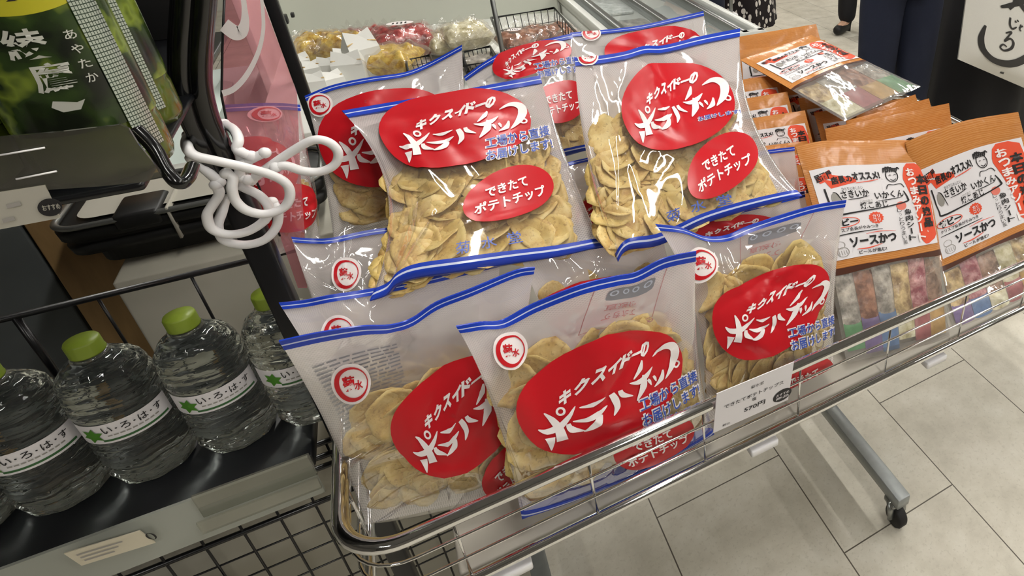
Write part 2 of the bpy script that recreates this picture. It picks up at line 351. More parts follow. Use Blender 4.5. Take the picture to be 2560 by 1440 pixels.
# ---------------------------------------------------------------- room and lamps
struct(MB().add(*box((-4, -3, -.06), (7, 6.5, 0)), 'floor_tile'), 'floor', smooth=False)
struct(MB().add(*box((-4, -3, 2.7), (7, 6.5, 2.76)), 'ceiling_paint'), 'ceiling', smooth=False)
struct(MB().add(*box((-4, 6.5, 0), (7, 6.6, 2.7)), 'wall_paint'), 'wall_back', smooth=False)
struct(MB().add(*box((-4, -3.1, 0), (7, -3, 2.7)), 'shop_dark'), 'wall_front', smooth=False)
struct(MB().add(*box((-4.1, -3, 0), (-4, 6.5, 2.7)), 'shop_dark'), 'wall_left', smooth=False)
struct(MB().add(*box((7, -3, 0), (7.1, 6.5, 2.7)), 'wall_paint'), 'wall_right', smooth=False)
for lx in (-1.9, .5, 2.9, 5.2):
    for ly in (-1.6, .35, 2.3, 4.4):
        if lx < -1 and ly > -1: continue
        r = empty('ceiling_light', (lx, ly, 2.7), 'long white fluorescent ceiling light', 'ceiling light', 'ceiling lights')
        MB().add(*box((lx - .1, ly - .62, 2.66), (lx + .1, ly + .62, 2.699)), 'white_plastic').build('housing', r, smooth=False)
        MB().add(*box((lx - .047, ly - .6, 2.652), (lx + .047, ly + .6, 2.66)), 'lamp_panel').build('diffuser', r, smooth=False)

# ---------------------------------------------------------------- promotion wagon
WX0, WX1, WY0, WY1, WZ = -.178, 1.16, .524, 1.24, .74; LZ = .629
wg = empty('display_wagon', (.5, .88, 0), 'chrome wire display wagon on casters holding chip bags and orange snack packs', 'display wagon')
MB().add(*tube(rrect(WX0, WX1, WY0, WY1, .06, WZ, 10), .0082, 14, True), 'chrome').build('top_rail', wg)
MB().add(*tube(rrect(WX0, WX1, WY0, WY1, .06, LZ, 10), .0068, 12, True), 'chrome').build('bottom_rail', wg)
for z in (.706, .669): MB().add(*tube(rrect(WX0, WX1, WY0, WY1, .06, z, 8), .0019, 6, True), 'chrome').build('side_wire', wg)
vx = [-.077, .069, .217, .367, .531, .693, .85, 1.0]
for x in vx:
    for y in (WY0 + .003, WY1 - .003): MB().add(*rod((x, y, LZ), (x, y, WZ), .0018, 6), 'chrome').build('upright_wire', wg)
for y in (.63, .75, .88, 1.0, 1.12):
    for x in (WX0 + .003, WX1 - .003): MB().add(*rod((x, y, LZ), (x, y, WZ), .0018, 6), 'chrome').build('upright_wire', wg)
MB().add(*rbox((-.09, WY0 + .012, .618), (1.14, WY1 - .012, .628), .004), 'base_tan').build('base_board', wg)
for x, y in ((-.06, WY0 - .002), (.285, WY0 - .002), (.62, WY0 - .002)): MB().add(*rbox((x, y - .004, .600), (x + .045, y + .014, .612), .003), 'white_plastic').build('board_clip', wg)
for x in (-.015, .705):
    MB().add(*rbox((x - .017, .585, .075), (x + .017, 1.3, .105), .003), 'galvanized').build('foot_bar', wg)
    MB().add(*rbox((x - .016, .93, .105), (x + .016, .962, .618), .003), 'galvanized').build('leg', wg)
    for y in (.612, 1.26):
        c = MB(); c.add(*tube([(x - .014, y, .073), (x - .016, y - .01, .05), (x - .016, y - .012, .028)], .005, 6, flat=2.2), 'steel'); c.add(*tube([(x + .014, y, .073), (x + .016, y - .01, .05), (x + .016, y - .012, .028)], .005, 6, flat=2.2), 'steel')
        c.add(*rbox((x - .02, y - .018, .062), (x + .02, y + .018, .074), .006), 'steel'); c = c.build('caster', wg)
        V, F = lathe([(.004, -.012), (.024, -.012), (.027, -.008), (.027, .008), (.024, .012), (.004, .012)], 24); V = V[:, [2, 0, 1]] + [x, y - .012, .0272]
        MB().add(V, F, 'rubber').build('wheel', c)
MB().add(*rbox((0, 1.0, .3), (.69, 1.02, .33), .003), 'galvanized').build('cross_bar', wg)

# price card hanging on the wire side
def card_frame(P00, P10, P01):
    a = np.asarray(P00); return lambda V: a + V[:, :1] * (np.asarray(P10) - a) + V[:, 1:] * (np.asarray(P01) - a)
yc = WY0 - .0115
tl, tr, bl = at_y(1792, 985, yc), at_y(1985, 905, yc), at_y(1783, 1083, yc)
pc = empty('price_card', bl, 'white price card clipped to the front wires of the wagon', 'price card')
fr = card_frame(tl, tr, bl); nrm = np.cross(tr - tl, bl - tl); nrm /= np.linalg.norm(nrm); nrm *= -1 if nrm[1] > 0 else 1
mb = MB(); V, F = prism(fr(np.array([(0, 0), (1, 0), (1, 1), (0, 1)])), -nrm * .0012); mb.add(V, F, 'label_white'); mb.build('card', pc, smooth=False)
mb = MB()
for s_, x, y, w, h, b in (('菊水堂', .52, .2, .17, .08, 0), ('できたてポテトチップス', .5, .42, .78, .1, .01), ('塩', .5, .54, .06, .08, .01), ('570円', .52, .74, .28, .12, .02), ('税込', .16, .9, .1, .06, 0)):
    V, F = put(s_, x, -y, w, h, b); V[:, 1] *= -1; mb.add(fr(V) + nrm * .0006, F, 'black_ink')
mb.build('card_lettering', pc); mb = MB()
V, F = disc2d(.9, .78, .13, .16, 24, 2); mb.add(fr(V) + nrm * .0004, F, 'black_ink')
for k in range(2): V, F = put('おすすめ' if k == 0 else '商品', .9, -.74 - .09 * k, .18, .07, .01); V[:, 1] *= -1; mb.add(fr(V) + nrm * .0009, F, 'label_white')
mb.build('round_sticker', pc)

# ---------------------------------------------------------------- drinks rack
rk = empty('drinks_rack', (-.7, .8, 0), 'black steel drinks rack with water bottles below and green tea bottles above', 'rack')
DZ = .68
MB().add(*rbox((-1.5, .749, DZ - .02), (-.226, 1.0, DZ), .003), 'shelf_deck').build('shelf_deck', rk)
mb = MB(); P = [(-1.5, .748, DZ + .001), (-.23, .748, DZ + .001), (-.226, .738, .622), (-1.5, .738, .622)]; V, F = prism(P, np.array([0, .004, 0])); mb.add(V, F, 'rail_gray'); pr = mb.build('price_rail', rk, smooth=False)
mb = MB(); mb.add(*box((-.34, .7425, .652), (-.226, .7455, .690)), 'acrylic_clear'); mb.add(*box((-.345, .7335, .635), (-.226, .7365, .655)), 'acrylic_clear'); mb.build('clear_tag_holder', pr, smooth=False)
a, b, c = at_y(160, 1382, .737), at_y(350, 1325, .737), at_y(205, 1412, .737)
fr = card_frame(a, b, c); V, F = prism(fr(np.array([(0, 0), (1, 0), (1, 1), (0, 1)])), np.array([0, -.0012, 0])); mb = MB(); mb.add(V, F, 'tag_cream')
for k in range(3): V, F = quad2d(.1, .25 + .22 * k, .7 - .1 * k, .33 + .22 * k, 1, 1); mb.add(fr(V) + [0, -.0018, 0], F, 'sketch_gray')
V, F = ring2d(1.05, .5, .06, .03, 16, .25); mb.add(fr(V) + [0, -.0018, 0], F, 'black_ink'); mb.build('price_tag', pr, smooth=False)
PXY = (-.197, .79)
mb = MB()
mb.add(*rbox((PXY[0] - .013, PXY[1] - .011, 0), (PXY[0] + .013, PXY[1] + .011, 1.12), .004), 'black_steel'); mb.build('post', rk)
S = spline([at_y(*p) for p in ((585, 470, .772), (553, 410, .765), (522, 345, .757), (497, 290, .752), (478, 210, .748), (477, 120, .746), (484, 20, .746), (490, -80, .746), (495, -220, .746))], 6)
mb = MB(); mb.add(*tube(S, np.interp(np.linspace(0, 1, len(S)), [0, .1, .3, .6, 1], [.0115, .0125, .0145, .0155, .0155]), 18), 'black_gloss'); 
q = S + (np.array([0, 0, H]) - S) * .02; d_ = np.array([.006, 0, 0]); mb.add(*tube(q + d_, .0075, 12), 'black_gloss'); mb.add(*tube(q - d_ * 1.1, .0075, 12), 'black_gloss'); mb.build('post_grip', rk)
for x0 in (-1.48,): MB().add(*rbox((x0 - .013, .779, 0), (x0 + .013, .801, 1.5), .004), 'black_steel').build('post', rk)
mb = MB(); mb.add(*rod((-1.5, 1.0, .836), (-.2, 1.0, .836), .0044, 8), 'black_steel')
for x in (-.5, -.425, -.331, -.245): mb.add(*rod((x, 1.0, .68), (x, 1.0, .836), .0019 if x > -.49 else .0045, 8), 'black_steel')
mb.build('rear_rail', rk)
UZ = 1.172
MB().add(*rbox((-1.5, .545, UZ - .006), (-.18, .95, UZ), .003), 'shelf_deck').build('upper_shelf_deck', rk)
MB().add(*rbox((-1.5, .935, UZ), (-.215, .945, 1.5), .002), 'black_plastic').build('back_panel', rk)
mb = MB(); mb.add(*tube(spline([at_y(*p) for p in ((338, 322, .552), (385, 370, .545), (418, 428, .538), (446, 458, .534), (468, 448, .54), (482, 415, .56))], 8), .0042, 10), 'black_gloss'); mb.build('tray_edge', rk)
def plate(pts, Y, d, m):
    mb = MB(); V, F = prism([at_y(x, y, Y) for x, y in pts], np.array([0, d, 0])); mb.add(V, F, m); return mb
mb = plate([(-200, 372), (0, 343), (150, 330), (300, 312), (322, 322), (345, 360), (400, 428), (405, 442), (360, 455), (250, 466), (100, 476), (-200, 505)], .529, .002, 'acrylic_smoke'); ar = mb.build('clear_price_rail', rk, smooth=False)
mb = MB(); 
for a, b in (((0, 388), (112, 369)), ((40, 448), (142, 428))): mb.add(*rod(at_y(*a, .5275), at_y(*b, .5275), .0006, 6), 'white_plastic')
mb.build('rail_ridge', ar)
mb = plate([(-60, 490), (112, 463), (150, 545), (-60, 585)], .5285, .001, 'tag_gray')
for P, W in (([(15, 512), (50, 504)], .003), ([(5, 548), (35, 541)], .004)): mb.add(*prism([at_y(P[0][0], P[0][1], .528), at_y(P[1][0], P[1][1], .528), at_y(P[1][0] + 4, P[1][1] + 9, .528), at_y(P[0][0] + 4, P[0][1] + 9, .528)], np.array([0, -.0003, 0])), 'sketch_gray')
a = np.linspace(0, 2 * math.pi, 24, endpoint=False); mb.add(*prism([at_y(125 + 31 * math.cos(t), 518 + 22 * math.sin(t), .528) for t in a], np.array([0, -.0004, 0])), 'black_ink')
V, F = put('おすすめ', 0, 0, 1, 1, .02); o_, ex, ey = at_y(128, 518, .5272), at_y(150, 515, .5272), at_y(124, 508, .5272); mb.add(o_ + V[:, :1] * (ex - o_) * 2 + V[:, 1:] * (ey - o_) * 1.4, F, 'tag_gray')
mb.build('shelf_price_tag', ar, smooth=False)
# second rear upright of the rack behind the pink sign
a, b = at_y(668, 20, 1.3), at_y(772, 225, 1.3); xx = (a[0] + b[0]) / 2
MB().add(*rbox((xx - .009, 1.292, 0), (xx + .009, 1.31, 1.6), .003), 'black_steel').build('post', rk)

# ---- water bottles
def water_bottle(x, y, label):
    root = empty('water_bottle', (x, y, DZ), label, 'water bottle', 'water bottles on the lower rack shelf')
    if not WB:
        pr = [(.020, .004), (.030, 0), (.0365, .003), (.0385, .010)]
        for k in range(6): z = .014 + k * .0098; pr += [(.0402, z), (.0406, z + .003), (.0374, z + .0067)]
        pr += [(.0398, .0745), (.0392, .078), (.0392, .108), (.0400, .111)]
        for k in range(3): z = .115 + k * .010; pr += [(.0406 - .0003 * k, z), (.0405 - .0005 * k, z + .004), (.0380 - .0006 * k, z + .0075)]
        pr += [(.0388, .148), (.0365, .156), (.0325, .163), (.0265, .1690), (.0200, .1730), (.0150, .1752), (.0132, .177), (.0132, .182)]
        V, F = lathe(pr, 40); an = np.arctan2(V[:, 1], V[:, 0]); rr = np.hypot(V[:, 0], V[:, 1]); zz = V[:, 2].copy()
        V[:, 2] += np.where((zz > .112) & (zz < .15), .0042 * np.sin(an * 3 + 1) * np.sin((zz - .112) / .038 * math.pi), 0) + np.where((zz > .012) & (zz < .06), .0026 * np.sin(an * 5), 0)
        k = 1 + np.where((zz < .06) | ((zz > .15) & (zz < .172)), .02 * np.cos(an * 9), 0); V[:, 0] *= k; V[:, 1] *= k
        WB['body'] = (V, F, 'water_pet')
        m = MB(); n = 24; a = np.linspace(math.radians(200), math.radians(330), n + 1)
        def band(z0, z1, a0, a1, mt, rad, nn=20):
            aa = np.linspace(math.radians(a0), math.radians(a1), nn + 1); A = np.stack([rad * np.cos(aa), rad * np.sin(aa), np.full(nn + 1, z0)], 1); B = A.copy(); B[:, 2] = z1
            m.add(np.concatenate([A, B]), [(i, i + 1, nn + 2 + i, nn + 1 + i) for i in range(nn)], mt)
        band(.0785, .1075, 205, 348, 'label_white', .0402); band(.0815, .0845, 250, 340, 'dark_green', .0405)
        def onc(V, aC, zC, sc): t = math.radians(aC) + V[:, 0] * sc / .0408; return np.stack([.0408 * np.cos(t), .0408 * np.sin(t), zC + V[:, 1] * sc], 1)
        for i, ch in enumerate('い・ろ・は・す'): V, F = put(ch, 0, 0, .0085 if ch != '・' else .002, .0095 if ch != '・' else .002, .01); m.add(onc(V, 262 + i * 11, .0985, 1), F, 'black_ink')
        for i in range(9): V, F = quad2d(-.002, -.0009, .002, .0009, 1, 1); m.add(onc(V, 262 + i * 7.5, .090, 1), F, 'sketch_gray')
        for k in range(6):
            t = k * math.pi / 3 + .3; P = np.array([(0, 0), (.005, .0034), (.0115, 0), (.005, -.0034)]); c_, s_ = math.cos(t), math.sin(t); P = P @ np.array([[c_, s_], [-s_, c_]])
            m.add(onc(P, 240, .0925, 1) * [1.006, 1.006, 1], [(0, 1, 2, 3)], 'leaf_green')
        WB['label'] = m
        cp = MB(); prc = [(.0140, .1815), (.0152, .1815), (.0155, .183), (.0151, .1845), (.0151, .197), (.0141, .1995), (.002, .1998)]; V, F = lathe(prc, 48)
        an = np.arctan2(V[:, 1], V[:, 0]); k = 1 + np.where((V[:, 2] > .184) & (V[:, 2] < .198), .012 * np.sign(np.sin(an * 24)), 0); V[:, 0] *= k; V[:, 1] *= k; cp.add(V, F, 'cap_green')
        WB['cap'] = cp
        nk = MB(); nk.add(*lathe([(.0133, .1768), (.0168, .177), (.0168, .1798), (.0133, .181)], 32), 'acrylic_clear'); WB['neck'] = nk
        b = MB().add(WB['body'][0] + OFF[root.name], F=WB['body'][1], m='water_pet').build('bottle_body', root)
        WB['objs'] = [b]
        for nm, key in (('label_band', 'label'), ('cap', 'cap'), ('neck_ring', 'neck')):
            q = WB[key]; q.v = [v + OFF[root.name] for v in q.v]; WB['objs'].append(q.build(nm, root))
    else:
        for ob in WB['objs']:
            c = ob.copy(); C.objects.link(c); c.parent = root
    return root
WB = {}
for x, lab in ((-.467, 'water bottle second from the lower left frame edge, beside the dark panel'), (-.547, 'water bottle cut off by the lower left frame edge'), (-.387, 'water bottle in the middle of the shelf row, green cap against the dark panel'),
               (-.304, 'water bottle right of the middle one, leaf label facing out in full'), (-.222, 'water bottle half hidden behind the blue-topped chip bags beside the post')):
    water_bottle(x, .838, lab)

# ---- green tea bottles on the upper shelf
def tea_bottle(x, y, rz, label):
    root = empty('tea_bottle', (x, y, UZ), label, 'tea bottle', 'green tea bottles on the upper rack shelf')
    if not TB:
        r = .036; V, F = lathe([(.028, .002), (.034, 0), (.0358, .006), (.036, .03), (.0352, .034), (.036, .038), (.036, .15), (.034, .158), (.027, .18), (.016, .2), (.0135, .206), (.0135, .222)], 36)
        n = [MB().add(V + OFF[root.name], F, 'tea').build('bottle_body', root)]
        def onc(V, aC, zC, rad=.0368): t = math.radians(aC) + V[:, 0] / rad; return np.stack([rad * np.cos(t), rad * np.sin(t), zC + V[:, 1]], 1) + OFF[root.name]
        m = MB(); V, F = quad2d(-.09, -.05, .09, .05, 60, 8); m.add(onc(V, 270, .088, .0364), F, 'tea_label')
        V, F = quad2d(-.036, .034, .036, .052, 24, 3); V[:, 1] -= .006 * np.sin((V[:, 0] + .03) * 50); m.add(onc(V, 262, .088, .0367), F, 'tea_yellow')
        for ch, dx, z, s_ in (('綾', -.003, .099, .019), ('鷹', .001, .077, .019)): V, F = put(ch, dx, 0, s_, s_, .02); m.add(onc(V, 262, z, .0369), F, 'ink_silver')
        for i, ch in enumerate('あやたか'): V, F = put(ch, .0175, 0, .006, .006, .01); m.add(onc(V, 262, .101 - i * .0095, .0369), F, 'ink_silver')
        V, F = poly2d([(-.008, .0), (-.004, -.004), (.004, -.004), (.008, .002), (.004, .001), (-.002, .003), (-.006, .004)]); m.add(onc(V, 264, .058, .0369), F, 'ink_silver')
        for ch, dx, s_ in (('減', -.002, .015), ('す', .014, .008)): V, F = put(ch, dx, 0, s_, s_, .03); m.add(onc(V, 262, .132 , .0369), F, 'black_ink')
        n.append(m.build('label_sleeve', root))
        m = MB(); V, F = quad2d(-.0085, -.075, .0085, .06, 6, 24); m.add(onc(V, 312, .09, .0371), F, 'net_foil', (V - [-.0085, -.075]) / [.017, .135]); n.append(m.build('highlight_strip', root))  # strip painted as the highlight down the bottle's side
        n.append(MB().add(lathe([(.0138, .205), (.016, .206), (.016, .224), (.014, .226), (.001, .2262)], 32)[0] + OFF[root.name], lathe([(.0138, .205), (.016, .206), (.016, .224), (.014, .226), (.001, .2262)], 32)[1], 'cap_green').build('cap', root)); TB['o'] = n
    else:
        for ob in TB['o']: c = ob.copy(); C.objects.link(c); c.parent = root
    root.rotation_euler = (0, 0, math.radians(rz)); return root
TB = {}
tea_bottle(-.205, .590, 18, 'green tea bottle at the front of the upper shelf, lettering facing the aisle')
tea_bottle(-.213, .674, 4, 'green tea bottle behind the front one, half hidden by the black post')
tea_bottle(-.285, .600, 3, 'green tea bottle at the frame edge, left of the front one')
tea_bottle(-.295, .690, 8, 'green tea bottle at the back of the upper shelf between the others')

# ---- white plastic hooks tied round the post
def hook(label, *paths, r=.0044):
    root = empty('plastic_hook', at_y(*paths[0][0]), label, 'hook', 'white plastic hooks on the black post'); mb = MB()
    for P in paths:
        P = [at_y(*p) for p in P]; S = spline(P, 8); mb.add(*tube(S, r, 10), 'white_plastic'); mb.add(*ball(S[-1], r * 1.25), 'white_plastic'); mb.add(*ball(S[0], r * 1.25), 'white_plastic')
    mb.build('loop', root); return root
hook('white plastic hook with the wide loop reaching over the pink sign towards the chips', [(628, 450, .742), (680, 412, .738), (740, 372, .735), (785, 350, .733), (822, 356, .732), (845, 380, .731), (838, 410, .731), (805, 428, .731), (760, 428, .731), (715, 414, .732), (690, 418, .733)])
hook('white plastic hook crossing the front of the post, middle loop', [(472, 338, .78), (466, 362, .735), (485, 388, .726), (540, 402, .724), (610, 418, .724), (680, 438, .724), (718, 462, .724), (724, 495, .724), (705, 522, .724), (660, 535, .724), (615, 525, .724), (588, 500, .724), (580, 470, .724), (582, 445, .726), (566, 434, .728)])
hook('white plastic hook hanging lowest in front of the black crate', [(540, 462, .738), (548, 485, .738), (530, 515, .737), (518, 540, .736), (530, 572, .736), (570, 586, .736), (620, 578, .736), (662, 550, .737), (672, 520, .739), (650, 490, .741), (612, 470, .745), (585, 455, .75)])
hook('white plastic hook behind the lowest loop, its bottom curve just below', [(565, 490, .765), (555, 530, .757), (545, 565, .75), (560, 600, .747), (610, 612, .746), (660, 600, .746), (690, 568, .748), (695, 530, .75), (680, 505, .755)])
hook('short white plastic hook bits gripping the post above the loops', [(560, 310, .79), (585, 325, .765), (596, 350, .745), (592, 372, .74), (612, 384, .738), (628, 390, .738)], [(610, 408, .74), (640, 392, .738), (662, 382, .737)], [(600, 380, .745), (604, 410, .742), (598, 440, .742), (620, 450, .74)], [(480, 395, .75), (520, 430, .742), (548, 455, .74)])

# ---- pink translucent sign
sg = empty('acrylic_sign', at_y(720, 700, .85), 'translucent pink acrylic sign with white lettering between the post and the chip bags', 'sign')
mb = plate([(566, -160), (564, -60), (561, 0), (556, 120), (554, 240), (566, 300), (640, 450), (700, 590), (745, 720), (768, 720), (760, 560), (750, 420), (746, 330), (742, 232), (700, 120), (655, 0), (610, -130)], .85, .003, 'acrylic_pink'); mb.build('sheet', sg, smooth=False)
mb = MB()
def flatstroke(P, W, Y, m):
    V, F = stroke(np.array(P, float), W, 8); mb.add(np.array([at_y(x, y, Y) for x, y in V]), F, m)
flatstroke([(648, -60), (658, 40), (656, 90), (642, 140), (615, 190), (585, 222), (556, 234)], [8, 9, 10, 12, 14, 15, 16], .8485, 'white_ink')
flatstroke([(604, -40), (611, 20), (612, 55), (604, 78), (588, 82), (560, 62)], [12, 14, 22, 34, 36, 34], .8485, 'white_ink')
mb.build('white_print', sg)
mb = MB(); mb.add(*tube([at_y(x, y, .8505) for x, y in ((561, 0), (556, 120), (554, 240), (566, 300), (640, 450), (700, 590))], .0012, 6), 'black_plastic'); mb.build('edge_trim', sg)

# ---- wire mesh panel and backing board under the shelf
wm = empty('wire_mesh_panel', (-.4, .85, .2), 'black wire mesh panel standing under the water bottle shelf', 'mesh panel')
mb = MB()
x = -1.0
while x < .1: mb.add(*rod((x, .85, .18), (x, .85, .60), .0016, 6), 'black_steel'); x += .0425
for z in (.25, .30, .35, .395, .44): mb.add(*rod((-1.02, .852, z), (.1, .852, z), .0016, 6), 'black_steel')
mb.build('mesh', wm)
mb = MB()
for z in (.489, .555, .575, .60): mb.add(*rod((-1.02, .85, z), (.1, .85, z), .0042, 8), 'black_steel')
mb.build('frame_bar', wm)
bd = tag(MB().add(*rbox((-1.1, .93, .0), (-.1, .955, .62), .004), 'gray_board').build('backing_board', origin=(-.6, .94, 0)), 'light gray wooden board behind the black wire mesh', 'board')
tag(MB().add(*rbox((-.62, .80, .30), (-.40, .842, .43), .02, 4), 'black_cloth').build('dark_bag', origin=(-.5, .82, .3)), 'dark cloth bag tucked in front of the wire mesh under the shelf', 'bag')

# ---- crate, cabinet and freezer seen through the rack
cr = empty('black_crate', (-.40, 1.42, .72), 'black plastic crate with gray rim and strap behind the rear rail of the rack', 'crate')
def ringbox(x0, x1, y0, y1, r, levels, m, mb):
    L = [rrect(x0 - e, x1 + e, y0 - e, y1 + e, r, z, 6) for e, z in levels]; n = len(L[0]); V = np.concatenate(L)
    mb.add(V, [(k * n + i, k * n + (i + 1) % n, (k + 1) * n + (i + 1) % n, (k + 1) * n + i) for k in range(len(L) - 1) for i in range(n)] + [tuple(range(n))[::-1], tuple(range((len(L) - 1) * n, len(L) * n))], m)
mb = MB(); ringbox(-.545, -.20, 1.27, 1.42, .03, ((-.035, .722), (-.022, .73), (-.02, .758), (.0, .762), (.002, .778), (-.004, .780), (-.004, .788), (.004, .790), (.005, .806), (-.002, .812)), 'black_plastic', mb); mb.build('body', cr)
mb = MB(); mb.add(*tube(rrect(-.548, -.197, 1.267, 1.423, .033, .815, 6), .005, 8, True), 'steel'); mb.build('rim', cr)
mb = MB(); V = rrect(-.525, -.22, 1.29, 1.40, .025, .817, 6); mb.add(V, [tuple(range(len(V)))], 'tag_gray'); mb.build('lid', cr)
mb = MB(); mb.add(*rbox((-.475, 1.262, .795), (-.415, 1.34, .822), .008), 'black_plastic'); mb.add(*rbox((-.408, 1.263, .76), (-.404, 1.43, .821), .001), 'tag_gray'); mb.build('strap', cr)
cb = empty('low_cabinet', (-.5, 1.5, 0), 'low gray cabinet with dark and brown side boards behind the drinks rack', 'cabinet')
xg, xw = at_y(300, 745, 1.235)[0], at_y(190, 765, 1.235)[0]
MB().add(*rbox((xg, 1.235, 0), (-.19, 1.43, .72), .004), 'gray_board').build('body', cb)
xw = at_y(190, 765, 1.44)[0]
mb = MB(); mb.add(*rbox((xw, 1.44, 0), (xw + .16, 1.6, .90), .003), 'brown_wood'); mb.build('side_board', cb)
mb = MB(); mb.add(*rbox((-1.6, 1.44, 0), (xw - .004, 1.6, .80), .003), 'dark_gray_board'); mb.build('side_panel', cb)
mb = MB(); mb.add(*rbox((-1.6, 1.61, 0), (at_y(300, 500, 1.61)[0], 1.63, .98), .003), 'brown_wood'); mb.build('back_board', cb)
wf = empty('white_freezer', (-.4, 2.1, 0), 'pale mint white chest freezer seen through the rack behind the black crate', 'freezer')
MB().add(*rbox((-1.4, 1.7, 0), (-.36, 2.6, .66), .03), 'mint_white').build('cabinet', wf); mb = MB(); mb.add(*rbox((-1.4, 1.69, .66), (-.36, 1.75, .70), .01), 'freezer_rim'); mb.add(*rbox((-.42, 1.7, .66), (-.36, 2.6, .70), .01), 'freezer_rim'); mb.build('rim', wf)
mb = MB(); mb.add(*prism([(-.50, 1.80, .66), (-.455, 1.80, .66), (-.43, 1.80, .76), (-.455, 1.80, .77)], np.array([0, .3, 0])), 'mint_white'); mb.build('lid_handle', wf, smooth=False)
# ---------------------------------------------------------------- bags
class Sheet:
    """pouch surface: Coons patch between four edges, filled out along its normal"""
    def __init__(s, top, bot, lm=None, rm=None, T=.03, seed=0, prof=None, crease=.0014, nc=30):
        s.top = np.array([at_y(*p) for p in top]); s.bot = np.array([at_y(*p) for p in bot])
        s.TL, s.TR, s.BL, s.BR = s.top[0], s.top[-1], s.bot[0], s.bot[-1]
        s.lm = at_y(*lm) - (s.TL + s.BL) / 2 if lm else np.zeros(3)
        s.rm = at_y(*rm) - (s.TR + s.BR) / 2 if rm else np.zeros(3)
        n = np.cross(s.BL - s.TL, s.TR - s.TL) + np.cross(s.BR - s.TR, s.BR - s.BL) * 0; n /= np.linalg.norm(n)
        c = (s.TL + s.TR + s.BL + s.BR) / 4
        if n @ (np.array([0, 0, H]) - c) < 0: n = -n
        s.n = n; s.T = T; s.prof = prof or (lambda v: np.clip(v, 0, 1) ** 1.15 * np.clip(1 - v, 0, 1) ** .42 * 1.75)
        r = np.random.default_rng(seed); s.cr = []
        for k in range(nc):
            a = r.uniform(0, math.pi); s.cr.append((r.uniform(.05, .95), r.uniform(.02, .98), math.cos(a), math.sin(a), r.uniform(.010, .03), r.uniform(.08, .28), r.normal(0, crease), r.uniform(-2, 2)))
        for k in range(nc // 5):
            a = r.uniform(0, math.pi); s.cr.append((r.uniform(.15, .85), r.uniform(.1, .9), math.cos(a), math.sin(a), r.uniform(.02, .035), r.uniform(.25, .5), crease * 1.7 * r.choice([-1, 1]), r.uniform(-1.2, 1.2)))
        s.W = np.linalg.norm(s.TR - s.TL); s.Hh = np.linalg.norm(s.BL - s.TL)
    def edge(s, P, u):
        k = np.linspace(0, 1, len(P)); S = spline(P, 8) if len(P) > 2 else P; ks = np.linspace(0, 1, len(S))
        return np.stack([np.interp(u, ks, S[:, i]) for i in range(3)], -1)
    def d(s, u, v): return s.T * np.sin(math.pi * np.clip(u, 0, 1)) ** .55 * s.prof(v)
    def S(s, u, v, side=1., off=0., cr=1.):
        u = np.asarray(u, float); v = np.asarray(v, float); U = u[..., None]; V = v[..., None]
        B = (1 - V) * ((1 - U) * s.TL + U * s.TR) + V * ((1 - U) * s.BL + U * s.BR)
        B = B + (s.edge(s.top, u) - ((1 - U) * s.TL + U * s.TR)) * np.clip(1 - V, 0, 1) ** 1.6 + (s.edge(s.bot, u) - ((1 - U) * s.BL + U * s.BR)) * np.clip(V, 0, 1) ** 2
        B = B + s.lm * 4 * V * (1 - V) * (1 - U) + s.rm * 4 * V * (1 - V) * U
        w = np.zeros_like(u)
        for cu, cv, ca, sa, wd_, L, am, bend in s.cr:
            x = (u - cu) * ca + (v - cv) * sa; y = -(u - cu) * sa + (v - cv) * ca; x = x + bend * y * y
            w = w + am * np.exp(-np.abs(x) / wd_) * np.exp(-(y / L) ** 2)
        m = cr * np.clip(np.minimum(np.minimum(u, 1 - u), np.minimum(v, 1 - v)) * 9, 0, 1)
        return B + s.n * ((s.d(u, v) + .0006) * side + w * m * (1 if side >= 0 else -.7) + off)[..., None]
    def uv_of(s, px, py):
        x = np.array([.5, .5])
        for _ in range(14):
            f = lambda q: proj(s.S(np.array(q[0]), np.array(q[1]), cr=0.))
            p = f(x); J = np.stack([(f(x + [1e-3, 0]) - p) / 1e-3, (f(x + [0, 1e-3]) - p) / 1e-3], 1)
            try: st = np.linalg.solve(J, np.array([px, py]) - p)
            except Exception: break
            x = np.clip(x + np.clip(st, -.3, .3), -.4, 1.4)
        return x
    def frame(s, O, X, Y):
        """print frame on the pouch: centre O and half-axes X, Y"""
        o = s.uv_of(*O); a = s.uv_of(O[0] + X[0], O[1] + X[1]) - o
        if o[0] + a[0] > .97: a = o - s.uv_of(O[0] - X[0], O[1] - X[1])
        return o, a, s.uv_of(O[0] + Y[0], O[1] + Y[1]) - o
    def put(s, mb, VF, fr, m, off):
        V, F = VF; o, ux, uy = fr; q = o + V[:, :1] * ux + V[:, 1:] * uy; q = np.clip(q, .002, .998)
        mb.add(s.S(q[:, 0], q[:, 1], 1, off), F, m, q)
    def grid(s, nu, nv, u0=0, u1=1, v0=0, v1=1, side=1., off=0.):
        Uu, Vv = np.meshgrid(np.linspace(u0, u1, nu + 1), np.linspace(v0, v1, nv + 1)); u, v = Uu.ravel(), Vv.ravel()
        F = [(j * (nu + 1) + i, j * (nu + 1) + i + 1, (j + 1) * (nu + 1) + i + 1, (j + 1) * (nu + 1) + i) for j in range(nv) for i in range(nu)]
        return s.S(u, v, side, off), F, np.stack([u, v], 1)
